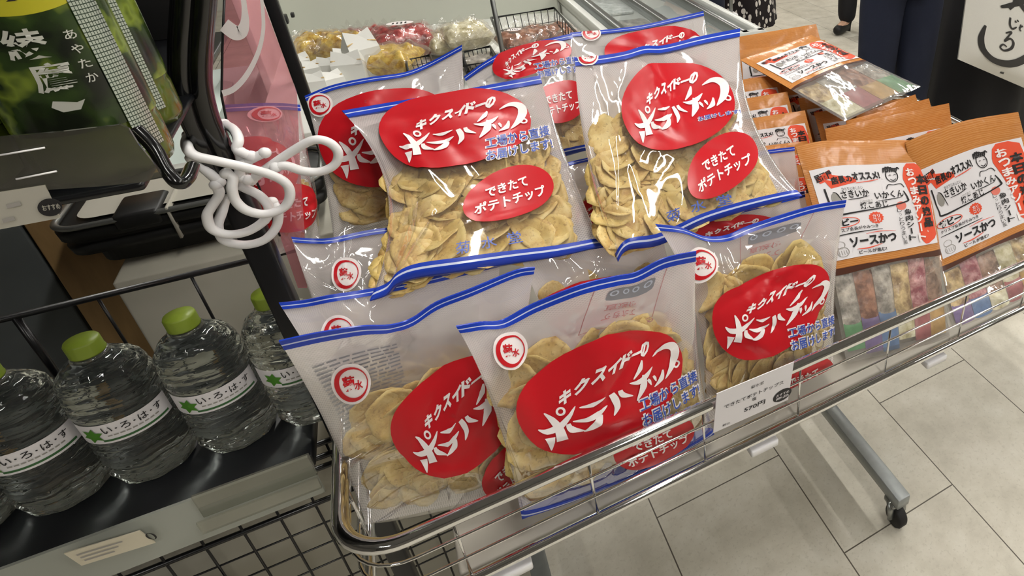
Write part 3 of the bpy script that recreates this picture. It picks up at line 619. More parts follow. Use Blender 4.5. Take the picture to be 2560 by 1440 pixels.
    def strip(s, mb, v0, v1, m, th=.0007, nu=40):
        A, F, q = s.grid(nu, 2, 0, 1, v0, v1, 1, th); mb.add(A, F, m, q); B, F, q = s.grid(nu, 2, 0, 1, v0, v1, -1, -th); mb.add(B, F, m, q)
        for v in (v0, v1):
            k = np.linspace(0, 1, nu + 1); a = s.S(k, np.full(nu + 1, v), 1, th); b = s.S(k, np.full(nu + 1, v), -1, -th)
            mb.add(np.concatenate([a, b]), [(i, i + 1, nu + 2 + i, nu + 1 + i) for i in range(nu)], m)
# ---- brand lettering drawn as brush strokes, in the oval's frame (x right, y up)
def logo():
    M = np.linalg.inv(np.array([[456., -184.], [-271., -287.]])); out = []
    for P, W in [([(705, 1108), (760, 1112), (830, 1075), (880, 1010), (912, 940)], [6, 36, 42, 28, 4]), ([(735, 992), (785, 1030), (830, 1085), (858, 1160)], [8, 40, 54, 70]), ([(782, 1148), (792, 1180), (800, 1232)], [66, 44, 4]), ([(882, 1052), (902, 1082), (978, 1086)], [24, 42, 4]), ([(935, 950), (1000, 935), (1060, 890)], [6, 27, 4]), ([(906, 1036), (980, 1022), (1040, 985), (1080, 943)], [5, 28, 30, 4]), ([(1046, 992), (1040, 1035), (1008, 1070), (972, 1094)], [30, 44, 30, 4]), ([(1094, 876), (1120, 908), (1138, 950), (1126, 1002)], [34, 44, 36, 4]), ([(1140, 850), (1160, 875), (1226, 882)], [26, 36, 4]), ([(1256, 652), (1250, 705), (1212, 780)], [10, 34, 6]), ([(1190, 805), (1250, 795), (1305, 750), (1345, 690)], [4, 32, 34, 4]), ([(1285, 745), (1290, 820), (1258, 915)], [30, 54, 6]), ([(1318, 775), (1335, 790), (1350, 812)], [18, 24, 4]), ([(1358, 750), (1372, 765), (1384, 786)], [16, 22, 4]), ([(1424, 712), (1420, 768), (1374, 824)], [10, 36, 4]), ([(1340, 625), (1410, 568), (1472, 568), (1500, 610), (1492, 690), (1450, 775)], [4, 32, 54, 62, 46, 4])]: out.append(stroke(P, W))
    out.append(ring2d(832, 972, 29, 14, 20)); out.append(ring2d(1525, 690, 25, 12, 20))
    return [((V - [1067, 858]) @ M.T, F) for V, F in out]
KT = [(-0.364, 0.267), (-0.174, 0.314), (0.014, 0.356), (0.179, 0.374), (0.331, 0.395), (0.471, 0.391), (0.615, 0.395)]
LOGO = logo()
def chip_mesh(k):
    r = np.random.default_rng(k + 5); n, m = 18, 5; V = []; a1, a2, a3 = r.uniform(.08, .34), r.uniform(-.2, .2), r.uniform(0, 6)
    for sd in (1, -1):
        for i in range(m + 1):
            for j in range(n):
                t = 2 * math.pi * j / n; q = (i / m) * (1 + .09 * math.sin(2 * t + a3) + .05 * math.sin(5 * t + a3 * 2)); x, y = q * math.cos(t), q * math.sin(t) * .86
                z = a1 * (x * x - .5) + a2 * x * y + .05 * math.sin(6 * x + a3) * math.sin(5 * y) * q
                V.append((x, y, z + sd * .018 * (1 if i < m else .4)))
    F = []
    for i in range(m):
        for j in range(n):
            l = (j + 1) % n; b = (m + 1) * n
            F.append((i * n + j, (i + 1) * n + j, (i + 1) * n + l, i * n + l)); F.append((b + i * n + j, b + i * n + l, b + (i + 1) * n + l, b + (i + 1) * n + j))
    for j in range(n): l = (j + 1) % n; F.append((m * n + j, (m + 1) * n + m * n + j, (m + 1) * n + m * n + l, m * n + l))
    me = bpy.data.meshes.new('potato_chip'); me.from_pydata([tuple(np.array(v) * .03) for v in V], [], F); me.materials.append(MATS['chip'])
    me.polygons.foreach_set('use_smooth', [True] * len(F)); me.update(); return me
CHIPS = [chip_mesh(k) for k in range(6)]
CHIP0 = [bpy.data.objects.new('potato_chip', me) for me in CHIPS]
def chip_bag(label, top, bot, lm=None, rm=None, T=.034, seed=0, o1=None, o2=None, emb=None, blue=None, kanji=None, seam=False, backp=None, nchip=60, v0=.40, fine=True, crease=.0019, blue1=False, sh=.3, ingr=None, strip=.045):
    S = Sheet(top, bot, lm, rm, T, seed, crease=crease)
    o = (S.BL + S.BR) / 2; root = empty('potato_chip_bag', o, label, 'bag of chips', 'clear bags of potato chips in the wagon')
    mb = MB(); A, F, q = S.grid(80, 84); mb.add(A, F, 'film_clear', q); A, F, q = S.grid(44, 48, side=-1.); mb.add(A, F, 'film_back', q); mb.build('film_pouch', root)
    mb = MB(); S.strip(mb, 0, strip * .42, 'zip_blue'); S.strip(mb, strip * .42, strip * .56, 'zip_clear', .0005); S.strip(mb, strip * .56, strip, 'zip_blue'); mb.build('zip_strip', root)
    if seam:
        mb = MB(); S.strip(mb, .962, .977, 'zip_blue'); S.strip(mb, .977, .985, 'zip_clear', .0005); S.strip(mb, .985, 1, 'zip_blue'); mb.build('bottom_seam', root)
    if o1:
        fr = S.frame(*o1); mb = MB(); S.put(mb, disc2d(0, 0, 1, 1, 48, 14, 2.15, .02), fr, 'red_ink', .0018)
        if fine:
            frs = fr
            for VF in LOGO: S.put(mb, VF, frs, 'white_ink', .0032)
            for i, ch in enumerate('キクスイドーの'):
                V, F = put(ch, 0, 0, .145, (.045 if ch == 'ー' else .24), .06); V[:, 0] += .45 * V[:, 1]; S.put(mb, (V + KT[i], F), frs, 'white_ink', .0032)
        mb.build('red_brand_oval', root)
    if o2:
        fr = S.frame(*o2); mb = MB(); S.put(mb, disc2d(0, 0, 1, 1, 40, 10, 2.1), fr, 'red_ink', .0018)
        if fine:
            S.put(mb, put('できたて', -.05, .22, .95, .42, .03), fr, 'white_ink', .0032); S.put(mb, put('ポテトチップ', .0, -.33, 1.5, .44, .03), fr, 'white_ink', .0032)
        mb.build('small_red_oval', root)
    if emb:
        fr = S.frame(*emb); mb = MB(); S.put(mb, disc2d(0, 0, 1.18, 1.18, 28, 4), fr, 'white_ink', .0018)
        S.put(mb, ring2d(0, 0, 1, .2, 30, None, lambda a: .06 + .26 * (.5 - .5 * math.cos(a - .3))), fr, 'red_ink', .0028)
        S.put(mb, put('菊', -.14, .05, .72, .85, .03), fr, 'red_ink', .0028); S.put(mb, put('水', .42, -.12, .5, .5, .03), fr, 'red_ink', .0028); mb.build('emblem', root)
    if blue:
        fr = S.frame(*blue); mb = MB()
        for s_, y in ((('工場から直接', .5), ('お届けします!', -.5)) if not blue1 else (('お届けします!', 0),)):
            S.put(mb, put(s_, 0, y, 2.04, .92, .075), fr, 'white_ink', .0026); S.put(mb, put(s_, 0, y, 1.96, .80, .015), fr, 'blue_ink', .0036)
        mb.build('blue_lettering', root)
    if kanji:
        fr = S.frame(*kanji); mb = MB()
        for i, ch in enumerate('菊水堂'): S.put(mb, put(ch, -.84 + .84 * i, 0, .48, 1.6, .01), fr, 'blue_ink', .0016)
        mb.build('maker_lettering', root)
    if backp:
        fr = S.frame(*backp); mb = MB(); 
        def bput(VF, m, off):
            V, Fc = VF; qq = np.clip(fr[0] + V[:, :1] * fr[1] + V[:, 1:] * fr[2], .002, .998); mb.add(S.S(qq[:, 0], qq[:, 1], -1, off), Fc, m, qq)
        for a, b in (((-1, -1), (1, -.975)), ((-1, .975), (1, 1)), ((-1, -1), (-.98, 1)), ((.98, -1), (1, 1))): bput(quad2d(*a, *b, 8, 8), 'back_red', .001)
        bput(disc2d(.05, -.42, .72, .26, 28, 4, 6), 'back_gray', .001)
        for k in range(4): bput(ring2d(-.5 + .36 * k, -.5, .12, .05, 14), 'zip_clear', .0018)
        for k in range(5): bput(ring2d(.45 + .13 * k, 1.12, .07, .03, 12), 'back_red', .001)
        for k in range(2): bput(put('直送便' if k else 'できたて', -.1, .55 - .4 * k, 1.0, .26, .01), 'back_red', .001)
        mb.build('back_print', root)
    if ingr:
        fr = S.frame(*ingr); mb = MB(); r = random.Random(seed)
        for k in range(17):
            x = -1
            while x < .9:
                w = r.uniform(.12, .4); V, Fc = quad2d(x, 1 - k * .12 - .05, min(1, x + w), 1 - k * .12, 1, 1); qq = np.clip(fr[0] + V[:, :1] * fr[1] + V[:, 1:] * fr[2], .002, .998)
                mb.add(S.S(qq[:, 0], qq[:, 1], -1, .001), Fc, 'back_gray', qq); x += w + .05
        mb.build('ingredient_print', root)
    # chips inside
    r = np.random.default_rng(seed + 77); nl = max(1, int(round(nchip * .68)))
    nu = max(3, int(round(math.sqrt(nl * .8)))); nv = max(3, int(math.ceil(nl / nu)))
    for lay, (lo, hi) in enumerate(((-.35, .06), (-.62, -.3))):
        for j in range(nv):
            for i in range(nu):
                v = v0 + (.95 - v0) * (j + .5 + r.uniform(-.35, .35)) / nv; sc = r.uniform(1.0, 1.4) * min(1, S.W / .25) * min(1, .5 + (1 - v) * 5)
                if v < v0 + .10 and r.random() < .35: continue
                wl = float(np.linalg.norm(S.S(np.array(1.), np.array(v), 0.) - S.S(np.array(0.), np.array(v), 0.))); sc *= min(1, wl / .24); mu = min(.4, .027 * sc / wl); mv = .03 * sc / S.Hh
                u = mu + (1 - 2 * mu) * (i + .5 + r.uniform(-.4, .4)) / nu; v = min(v, 1 - mv); dd = S.d(np.array(u), np.array(v))
                p = S.S(np.array(u), np.array(v), 0.) + S.n * (dd * r.uniform(lo, hi) - .003)
                z = S.n + np.clip(r.normal(0, 1, 3), -1.5, 1.5) * .27 * min(1, float(dd) / .03); z /= np.linalg.norm(z); x = np.cross(z, r.normal(0, 1, 3)); x /= np.linalg.norm(x); y = np.cross(z, x)
                c = CHIP0[int(r.integers(6))].copy(); C.objects.link(c); c.parent = root
                M = np.eye(4); M[:3, :3] = np.stack([x, y, z], 1) * sc; M[:3, 3] = p - o; c.matrix_local = Matrix(M.tolist())
    return S
chip_bag('front chip bag at the corner of the wagon, its red oval half covered',
    [(697, 852, .66), (790, 832, .655), (900, 815, .655), (975, 812, .66), (1030, 795, .67), (1090, 755, .672), (1180, 720, .665), (1290, 675, .665), (1337, 668, .66)],
    [(915, 1312, .637), (1300, 1228, .596)], (826, 1085, .662), (1310, 900, .635), T=.036, seed=1, o1=((1140, 1040), (158, -122), (-70, -98)), emb=((878, 958), (42, -7), (-7, -43)),
    o2=((1282, 1172), (70, -58), (-28, -50)), ingr=((925, 985), (85, -25), (25, 95)), nchip=64, v0=.48)
chip_bag('middle front chip bag standing against the chrome rail beside the price card',
    [(1140, 815, .60), (1200, 805, .60), (1255, 800, .61), (1330, 760, .612), (1450, 712, .60), (1540, 690, .598), (1590, 680, .60), (1660, 645, .597), (1740, 628, .59)],
    [(1305, 1297, .547), (1560, 1195, .547), (1785, 1085, .547)], (1238, 1030, .575), (1745, 880, .572), T=.034, seed=2, o1=((1517, 975), (178, -106), (-72, -112)), o2=((1640, 1108), (92, -46), (-20, -54)),
    emb=((1274, 876), (38, -5), (-5, -39)), blue=((1676, 992), (76, -38), (-9, -36)), backp=((1575, 765), (80, -32), (-8, 68)), seam=True, nchip=64, v0=.34)
chip_bag('front chip bag nearest the orange snack packs, behind the price card',
    [(1638, 560, .64), (1700, 568, .642), (1760, 590, .646), (1815, 588, .648), (1870, 565, .646), (1960, 535, .64), (2040, 512, .637), (2115, 500, .63)],
    [(1768, 1062, .556), (2085, 915, .547)], (1738, 775, .602), (2088, 700, .597), T=.034, seed=3, o1=((1928, 780), (141, -62), (-14, -100)), emb=((1755, 657), (34, 2), (0, -34)),
    blue=((2034, 830), (62, -18), (-4, -31)), o2=((2012, 950), (80, -30), (-10, -50)), backp=((1935, 615), (85, -22), (-4, 62)), nchip=56, v0=.36)
chip_bag('second-row chip bag, blue top just above the front bag at the wagon corner',
    [(697, 757, .72), (760, 750, .722), (820, 738, .72), (900, 726, .73), (1040, 700, .74), (1250, 650, .75)], [(900, 1080, .67), (1230, 1010, .68)], T=.024, seed=4,
    emb=((845, 828), (36, -4), (-4, -35)), nchip=24, v0=.6)
chip_bag('chip bag lying tilted on top of the pile, whole front and bottom seam showing',
    [(855, 278, 1.0), (960, 260, 1.005), (1100, 236, 1.0), (1230, 212, .998), (1350, 190, 1.0)], [(925, 752, .72), (965, 738, .722), (990, 712, .725), (1040, 694, .724), (1150, 678, .72), (1280, 658, .72), (1400, 640, .72), (1505, 615, .72)],
    (968, 480, .862), (1418, 400, .862), T=.030, seed=5, o1=((1137, 320), (180, -43), (-64, -84)), o2=((1277, 480), (104, -30), (-14, -58)), blue=((1298, 360), (80, -16), (-6, -32)),
    kanji=((1222, 607), (76, -14), (-3, -18)), seam=True, nchip=80, v0=.38, crease=.0018)
chip_bag('chip bag at the back left behind the white hooks, under the long blue zip',
    [(762, 240, 1.08), (830, 213, 1.08), (920, 194, 1.078), (1010, 181, 1.08), (1070, 158, 1.085), (1155, 112, 1.08)], [(835, 600, .98), (1190, 500, .98)], (802, 400, 1.02), (1165, 280, 1.03), T=.03, seed=6,
    o1=((966, 331), (150, -62), (-54, -100)), emb=((798, 262), (29, -4), (-4, -24)), nchip=44, v0=.45)
chip_bag('chip bag standing between the black post and the tilted top bag, emblem in its corner',
    [(728, 592, .84), (780, 596, .842), (830, 594, .84), (935, 573, .845), (1080, 560, .85)], [(830, 900, .765), (1090, 850, .765)], T=.022, seed=7, emb=((862, 686), (34, -3), (-2, -36)), nchip=20, v0=.6)
chip_bag('large chip bag leaning high on the pile, both red ovals in view',
    [(1437, 145, .95), (1500, 140, .952), (1560, 130, .945), (1610, 116, .95), (1660, 114, .952), (1750, 92, .95), (1850, 72, .95)], [(1545, 655, .68), (1570, 625, .682), (1650, 612, .68), (1760, 560, .68), (1880, 522, .68), (2005, 490, .68)],
    (1468, 390, .81), (1880, 290, .81), T=.032, seed=8, o1=((1674, 262), (146, -46), (-44, -102)), o2=((1803, 410), (88, -44), (-18, -64)), emb=((1468, 142), (24, -3), (-3, -21)),
    blue=((1795, 291), (56, -10), (-3, -14)), blue1=True, kanji=((1745, 516), (78, -18), (-3, -16)), seam=True, nchip=72, v0=.42, crease=.002)
chip_bag('chip bag at the very back, only its top half showing above the large leaning bag',
    [(1425, 82, 1.2), (1500, 76, 1.2), (1600, 64, 1.2), (1690, 44, 1.2), (1758, 28, 1.2)], [(1470, 330, 1.07), (1800, 290, 1.07)], T=.03, seed=9, o1=((1652, 130), (106, -26), (-50, -54)), emb=((1477, 84), (21, -2), (-2, -17)), nchip=24, v0=.5)
chip_bag('chip bag tucked behind the tilted top bag, folded red oval above blue lettering',
    [(1160, 192, 1.14), (1220, 150, 1.14), (1290, 118, 1.145), (1430, 84, 1.14)], [(1262, 430, 1.0), (1480, 372, 1.0)], T=.03, seed=10, o1=((1303, 152), (110, -44), (-50, -22)), o2=((1402, 255), (62, -18), (-8, -50)),
    blue=((1398, 168), (58, -10), (-4, -22)), seam=True, nchip=34, v0=.42)
chip_bag('chip bag wedged low between the tilted top bag and the large leaning bag',
    [(1300, 452, .885), (1400, 412, .88), (1500, 388, .88), (1600, 365, .88)], [(1362, 622, .81), (1660, 542, .81)], T=.02, seed=11, o1=((1503, 527), (70, -18), (-10, -36)), seam=True, nchip=18, v0=.55)
chip_bag('chip bag under the tilted top bag, red oval peeking above the middle front bag',
    [(1300, 640, .735), (1400, 618, .735), (1520, 600, .735), (1650, 560, .735)], [(1440, 980, .65), (1720, 890, .65)], T=.026, seed=12, o1=((1525, 795), (165, -55), (-74, -92)), nchip=30, v0=.25)
chip_bag('chip bag hidden behind the front right bag, a red band with white lettering showing',
    [(1665, 560, .735), (1780, 536, .735), (1900, 505, .735), (2010, 478, .735)], [(1790, 860, .66), (2070, 780, .66)], T=.018, seed=13, o1=((1830, 585), (120, -28), (-50, -40)), nchip=16, v0=.5)
chip_bag('chip bag behind the large leaning bag, only its blue corner beside the snack packs',
    [(1700, 425, .80), (1800, 408, .80), (1890, 380, .80), (1985, 367, .80)], [(1740, 640, .75), (2015, 570, .75)], T=.018, seed=14, nchip=14, v0=.55)
chip_bag('chip bag seen through the pink acrylic panel at the left end',
    [(558, 262, .93), (640, 258, .95), (700, 258, .98), (748, 262, 1.0)], [(690, 640, .88), (800, 600, .93)], T=.028, seed=15, o1=((655, 420), (76, -20), (-48, -78)), emb=((666, 285), (32, 0), (0, -17)), o2=((735, 520), (55, -8), (-6, -60)), nchip=24, v0=.5)

# ---------------------------------------------------------------- snack packs
def label_parts():
    """hand-lettered card, frame x 0..1 right, y 0..1 down -> lists of (VF, material, offset)"""
    L = []; add = lambda VF, m, o=.0022: L.append(((VF[0] * [1, -1], VF[1]), m, o))
    def T(s, cx, cy, w, h, m='black_ink', b=.03, rot=0, o=.0024): V, F = put(s, cx, -cy, w, h, b, rot); L.append(((V, F), m, o))
    def VT(s, cx, y0, y1, w, m, b=.03): V, F = vput(s, cx, -y0, -y1, w, b); L.append(((V, F), m, .0032))
    def K(P, W, m='black_ink', o=.0024): add(stroke(P, W), m, o)
    add(quad2d(0, 0, 1, 1, 14, 14), 'label_white', .0012)
    yy = np.linspace(.01, .985, 22); lf = np.interp(yy, [0, .05, .18, .35, .6, .9, .985], [.80, .755, .72, .755, .79, .785, .84]); rt = np.interp(yy, [0, .05, .3, .6, .9, .95, .985], [.86, .965, 1, .985, .995, .95, .88])
    add((np.array([(l + (q - l) * k / 6, y) for y, l, q in zip(yy, lf, rt) for k in range(7)]), [(r_ * 7 + k, r_ * 7 + k + 1, (r_ + 1) * 7 + k + 1, (r_ + 1) * 7 + k) for r_ in range(21) for k in range(6)]), 'orange_red', .0018)
    VT('おつまみアソート', .805, .06, .95, .09, 'white_ink', .035); VT('本日の逸品', .905, .14, .80, .11, 'black_ink', .05)
    add(poly2d([(.03, .1), (.16, .03), (.17, .09), (.34, .14), (.34, .19), (.13, .23), (.1, .15), (.06, .16)][::-1]), 'orange_red', .0018)
    T('居酒屋', .10, .09, .15, .085, b=.03, rot=.2); T('店長の', .23, .15, .17, .085, b=.04, rot=.05); T('オススメ!', .43, .125, .22, .09, b=.045, rot=.02)
    K([(.33, .2), (.45, .185), (.52, .17)], [.006, .01, .004], 'orange_red')
    # doodle of a smiling cook
    add(ring2d(.635, .145, .052, .008, 20, .075), 'black_ink')
    for k in range(7): K([(.575 + .017 * k, .10), (.585 + .018 * k, .05 - .012 * math.sin(k)), (.60 + .018 * k, .075)], [.01, .014, .008])
    K([(.61, .14), (.62, .133), (.63, .14)], [.004, .007, .004]); K([(.65, .14), (.66, .133), (.67, .14)], [.004, .007, .004]); K([(.615, .18), (.637, .2), (.662, .18)], [.004, .01, .004])
    K([(.565, .29), (.585, .245), (.63, .25), (.69, .245), (.715, .29)], [.006, .009, .006, .009, .006])
    K([(.075, .22), (.085, .45), (.12, .52), (.45, .50), (.70, .46), (.725, .42), (.70, .33)], [.016, .014, .02, .012, .016, .016, .008])
    add(disc2d(.14, .35, .035, .075, 14, 2), 'sketch_gray'); K([(.13, .27), (.16, .3), (.19, .44)], [.004, .01, .004]); T('ひとりじめしたい', .29, .255, .17, .035, b=0)
    T('さきいか', .30, .315, .23, .085, b=.02); K([(.23, .375), (.32, .37), (.41, .35)], [.004, .01, .003]); T('いかの旨さ', .375, .405, .1, .03, 'sketch_gray', 0)
    T('いかくん', .575, .355, .24, .085, b=.02); K([(.47, .415), (.58, .41), (.68, .4)], [.004, .01, .003]); T('焼こあじ', .43, .455, .23, .08, b=.015)
    add(ring2d(.15, .61, .13, .008, 24, .055), 'orange_red'); T('柿ピー', .155, .61, .22, .085, b=.045)
    a = np.linspace(0, 2 * math.pi, 28, endpoint=False); add(poly2d(np.stack([.42 + .065 * np.cos(a) * (1 - .14 * (np.arange(28) % 2)), .6 + .07 * np.sin(a) * (1 - .14 * (np.arange(28) % 2))], 1)[::-1]), 'orange_red', .0018)
    T('カリ', .42, .58, .06, .04, 'label_white'); T('コリ', .42, .625, .06, .04, 'label_white'); T('クリスプ会長がやみつき', .23, .69, .38, .04, b=.015)
    K([(.03, .74), (.2, .735), (.45, .73)], [.006, .013, .005]); T('ソースかつ', .355, .835, .40, .115, b=.045); K([(.2, .915), (.3, .92), (.42, .895)], [.004, .014, .004], 'orange_red'); K([(.3, .765), (.42, .755), (.56, .77)], [.003, .008, .003], 'orange_red')
    T('ビールが進む!', .33, .955, .24, .045, b=.02); add(ring2d(.085, .92, .05, .006, 18, .055), 'sketch_gray'); add(ring2d(.075, .84, .04, .005, 18, .04), 'sketch_gray')
    for k in range(4): K([(.05 + .02 * k, .90), (.055 + .02 * k, .95)], [.004, .004], 'sketch_gray')
    add(disc2d(.655, .5, .045, .05, 18, 2), 'pale_red', .0018); VT('魚肉シート', .70, .54, .92, .07, 'black_ink', .02); VT('しっとりうまい風', .625, .52, .95, .04, 'black_ink', .0); return L
LABEL = label_parts()
def snack_pack(label, TL, TR, BR, BL, T=.012, seed=0, packets=0, lm=None, rm=None, vm=.57, top=None, bot=None, clear='film_snack', cv=.115):
    S = Sheet(top or [TL, TR], bot or [BL, BR], lm, rm, T, seed, prof=lambda v: np.sin(math.pi * np.clip(v, 0, 1)) ** .6, crease=.0012, nc=16)
    o = (S.BL + S.BR) / 2; root = empty('snack_pack', o, label, 'snack pack', 'orange wood-print snack packs in the wagon')
    mb = MB(); A, F, q = S.grid(28, 20, 0, 1, 0, vm); mb.add(A, F, 'wood_print', q); A, F, q = S.grid(28, 20, 0, 1, 0, vm, side=-1.); mb.add(A, F, 'wood_print', q); mb.build('printed_front', root)
    mb = MB(); n = 28; k = np.linspace(0, 1, n + 1); w = .018 + .008 * np.sin(k * 7 + seed); a = S.S(k, np.full(n + 1, vm - .004), 1, .0006); b = S.S(k, vm + w * 0 + w, 1, .0006)
    mb.add(np.concatenate([a, b]), [(i, i + 1, n + 2 + i, n + 1 + i) for i in range(n)], 'brown_edge'); mb.build('brown_border', root)
    mb = MB(); A, F, q = S.grid(30, 20, 0, 1, vm, 1); mb.add(A, F, clear, q); A, F, q = S.grid(30, 20, 0, 1, vm, 1, side=-1.); mb.add(A, F, 'film_snack', q); mb.build('clear_pouch', root)
    mb = MB(); fr = (np.array([.05, cv]), np.array([.90, 0]), np.array([0, -(vm - .04 - cv)]))
    for VF, m, off in LABEL: S.put(mb, VF, fr, m, off)
    mb.build('lettered_card', root)
    mb = MB(); A, F, q = S.grid(40, 2, 0, 1, .965, 1, 1, .0008); mb.add(A, F, 'film_snack', q); mb.build('crimped_seam', root)
    r = random.Random(seed); cols = ['mix_dark', 'mix_gray', 'mix_tan', 'mix_cream', 'mix_brown', 'mix_pink', 'mix_tan', 'mix_gray', 'pk_orange', 'pk_green', 'pk_purple', 'pk_blue', 'mix_cream', 'pk_red']
    if packets:
        n1 = (packets + 1) // 2
        for i in range(packets):
            row = i // n1; j = i % n1; nn = n1 if row == 0 else packets - n1
            u0 = .03 + .94 * j / nn; u1 = u0 + .94 / nn * .98; va, vb = (vm + .02, vm + .30) if row == 0 else (vm + .24, .98); va += r.uniform(-.015, .02); vb += r.uniform(-.03, .01)
            col = cols[(i * 3 + seed) % 8] if row == 0 else cols[8 + (i + seed) % 6]
            U, Vv = np.meshgrid(np.linspace(u0, u1, 9), np.linspace(va, vb, 11)); u, v = U.ravel(), Vv.ravel(); ku = (u - u0) / (u1 - u0); kv = (v - va) / (vb - va)
            pil = np.clip(np.sin(math.pi * ku), 0, 1) ** .5 * np.clip(np.sin(math.pi * kv), 0, 1) ** .35
            d = S.d(u, v); mid = d * (.2 if row == 0 else .35); B = S.S(u, v, 0.); P1 = B + S.n * (mid + pil * d * .55)[:, None]; P2 = B + S.n * (mid - pil * d * .55)[:, None]
            Fg = [(b * 9 + a, b * 9 + a + 1, (b + 1) * 9 + a + 1, (b + 1) * 9 + a) for b in range(10) for a in range(8)]
            m2 = MB(); m2.add(P1, Fg, col); m2.add(P2, Fg, col); pk = m2.build('snack_packet', root)
    return S
sp = snack_pack
sp('orange snack pack in front, nearest the chip bags, its whole hand-lettered card in view', (1988, 372, .745), (2298, 336, .745), (2374, 848, .536), (2116, 908, .566), seed=1, packets=12, lm=(2062, 640, .655), rm=(2345, 590, .655), T=.015, top=[(1988, 366, .745), (2060, 352, .745), (2150, 352, .742), (2240, 350, .744), (2296, 352, .745)])
sp('orange snack pack in front at the right end, card tilted away', (2272, 352, .735), (2545, 280, .735), (2655, 722, .532), (2388, 840, .537), seed=2, packets=12, lm=(2335, 640, .65), rm=(2605, 520, .65), T=.015, top=[(2262, 356, .735), (2330, 328, .735), (2420, 300, .735), (2545, 280, .735)])
sp('orange snack pack just behind the two front packs, wide bare top', (2062, 322, .83), (2372, 258, .83), (2430, 700, .72), (2130, 760, .72), seed=3, T=.011)
sp('orange snack pack third in the fan behind the front packs', (2115, 302, .90), (2322, 246, .90), (2420, 640, .80), (2160, 690, .80), seed=4, T=.011)
sp('orange snack pack at the back of the fan, its corner under the silver seam', (2140, 288, .96), (2288, 236, .96), (2390, 580, .87), (2180, 620, .87), seed=5, T=.011)
sp('snack pack lying on top of the others, clear half with a silver crimped end', (1850, 150, 1.10), (2028, 88, 1.19), (2302, 217, 1.01), (2112, 303, .89), seed=6, packets=8, T=.014, vm=.5, clear='film_silver')
sp('snack pack at the very back of the orange stack, showing plain wood print', (1846, 92, 1.30), (2040, 60, 1.30), (2090, 250, 1.22), (1860, 280, 1.22), seed=7, T=.011, cv=.3)
sp('snack pack second from the back, creased under the lying pack', (1838, 128, 1.24), (2062, 100, 1.26), (2100, 300, 1.17), (1850, 330, 1.17), seed=8, T=.011)
for i, (lab, a, b, c, d) in enumerate((
    ('topmost snack pack of the left stack, directly under the lying pack', (1742, 216, 1.06), (1942, 186, 1.06), (2010, 440, .98), (1800, 480, .98)),
    ('snack pack second from the top of the left stack, cook drawing in view', (1758, 264, 1.01), (1968, 229, 1.01), (2030, 490, .93), (1820, 530, .93)),
    ('snack pack third from the top of the left stack, beside the large leaning chip bag', (1800, 307, .96), (2012, 276, .96), (2075, 530, .88), (1850, 570, .88)),
    ('snack pack fourth from the top of the left stack, seen through a clear bag edge', (1800, 378, .905), (2018, 352, .905), (2085, 600, .83), (1870, 640, .83)),
    ('snack pack second from the bottom of the left stack, behind the front pack', (1800, 436, .862), (2030, 408, .862), (2100, 660, .785), (1880, 700, .785)),
    ('lowest snack pack of the left stack, just above the front right chip bag', (1860, 530, .80), (2030, 480, .80), (2100, 740, .70), (1930, 780, .70)),
    ('first snack pack of the middle stack, half hidden by the lying pack', (1935, 212, 1.085), (2150, 182, 1.085), (2230, 430, 1.0), (2010, 470, 1.0)),
    ('second snack pack of the middle stack, under the clear end of the lying pack', (1995, 246, 1.035), (2212, 212, 1.035), (2290, 460, .95), (2060, 500, .95)),
    ('third snack pack of the middle stack, just behind the fan of packs', (2035, 282, .985), (2255, 246, .985), (2330, 490, .905), (2100, 530, .905)))):
    sp(lab, a, b, c, d, seed=20 + i, T=.009)
# ---------------------------------------------------------------- bread gondola at the back
gd = empty('bread_counter', (.1, 2.0, 0), 'white bread counter with a tall beige back panel and end panel behind the wagon', 'counter')
MB().add(*rbox((-.34, 1.62, .74), (.50, 2.42, .77), .004), 'white_board').build('deck', gd)
MB().add(*rbox((-.33, 1.64, 0), (.49, 2.40, .74), .004), 'gray_board').build('base', gd)
MB().add(*rbox((-.36, 2.42, 0), (.50, 2.45, 1.4), .004), 'panel_beige').build('back_panel', gd)
MB().add(*rbox((-.352, 2.0, .5), (-.335, 2.42, 1.02), .003), 'white_board').build('end_panel', gd)
mb = MB(); a = at_y(708, 45, 2.3); mb.add(*rbox(a - [.012, .03, .012], a + [.012, .0, .012], .003), 'black_plastic'); b = at_y(732, 35, 2.3); mb.add(*rbox(b - [.004, .02, .006], b + [.004, 0, .006], .002), 'black_plastic'); mb.build('panel_clip', gd)
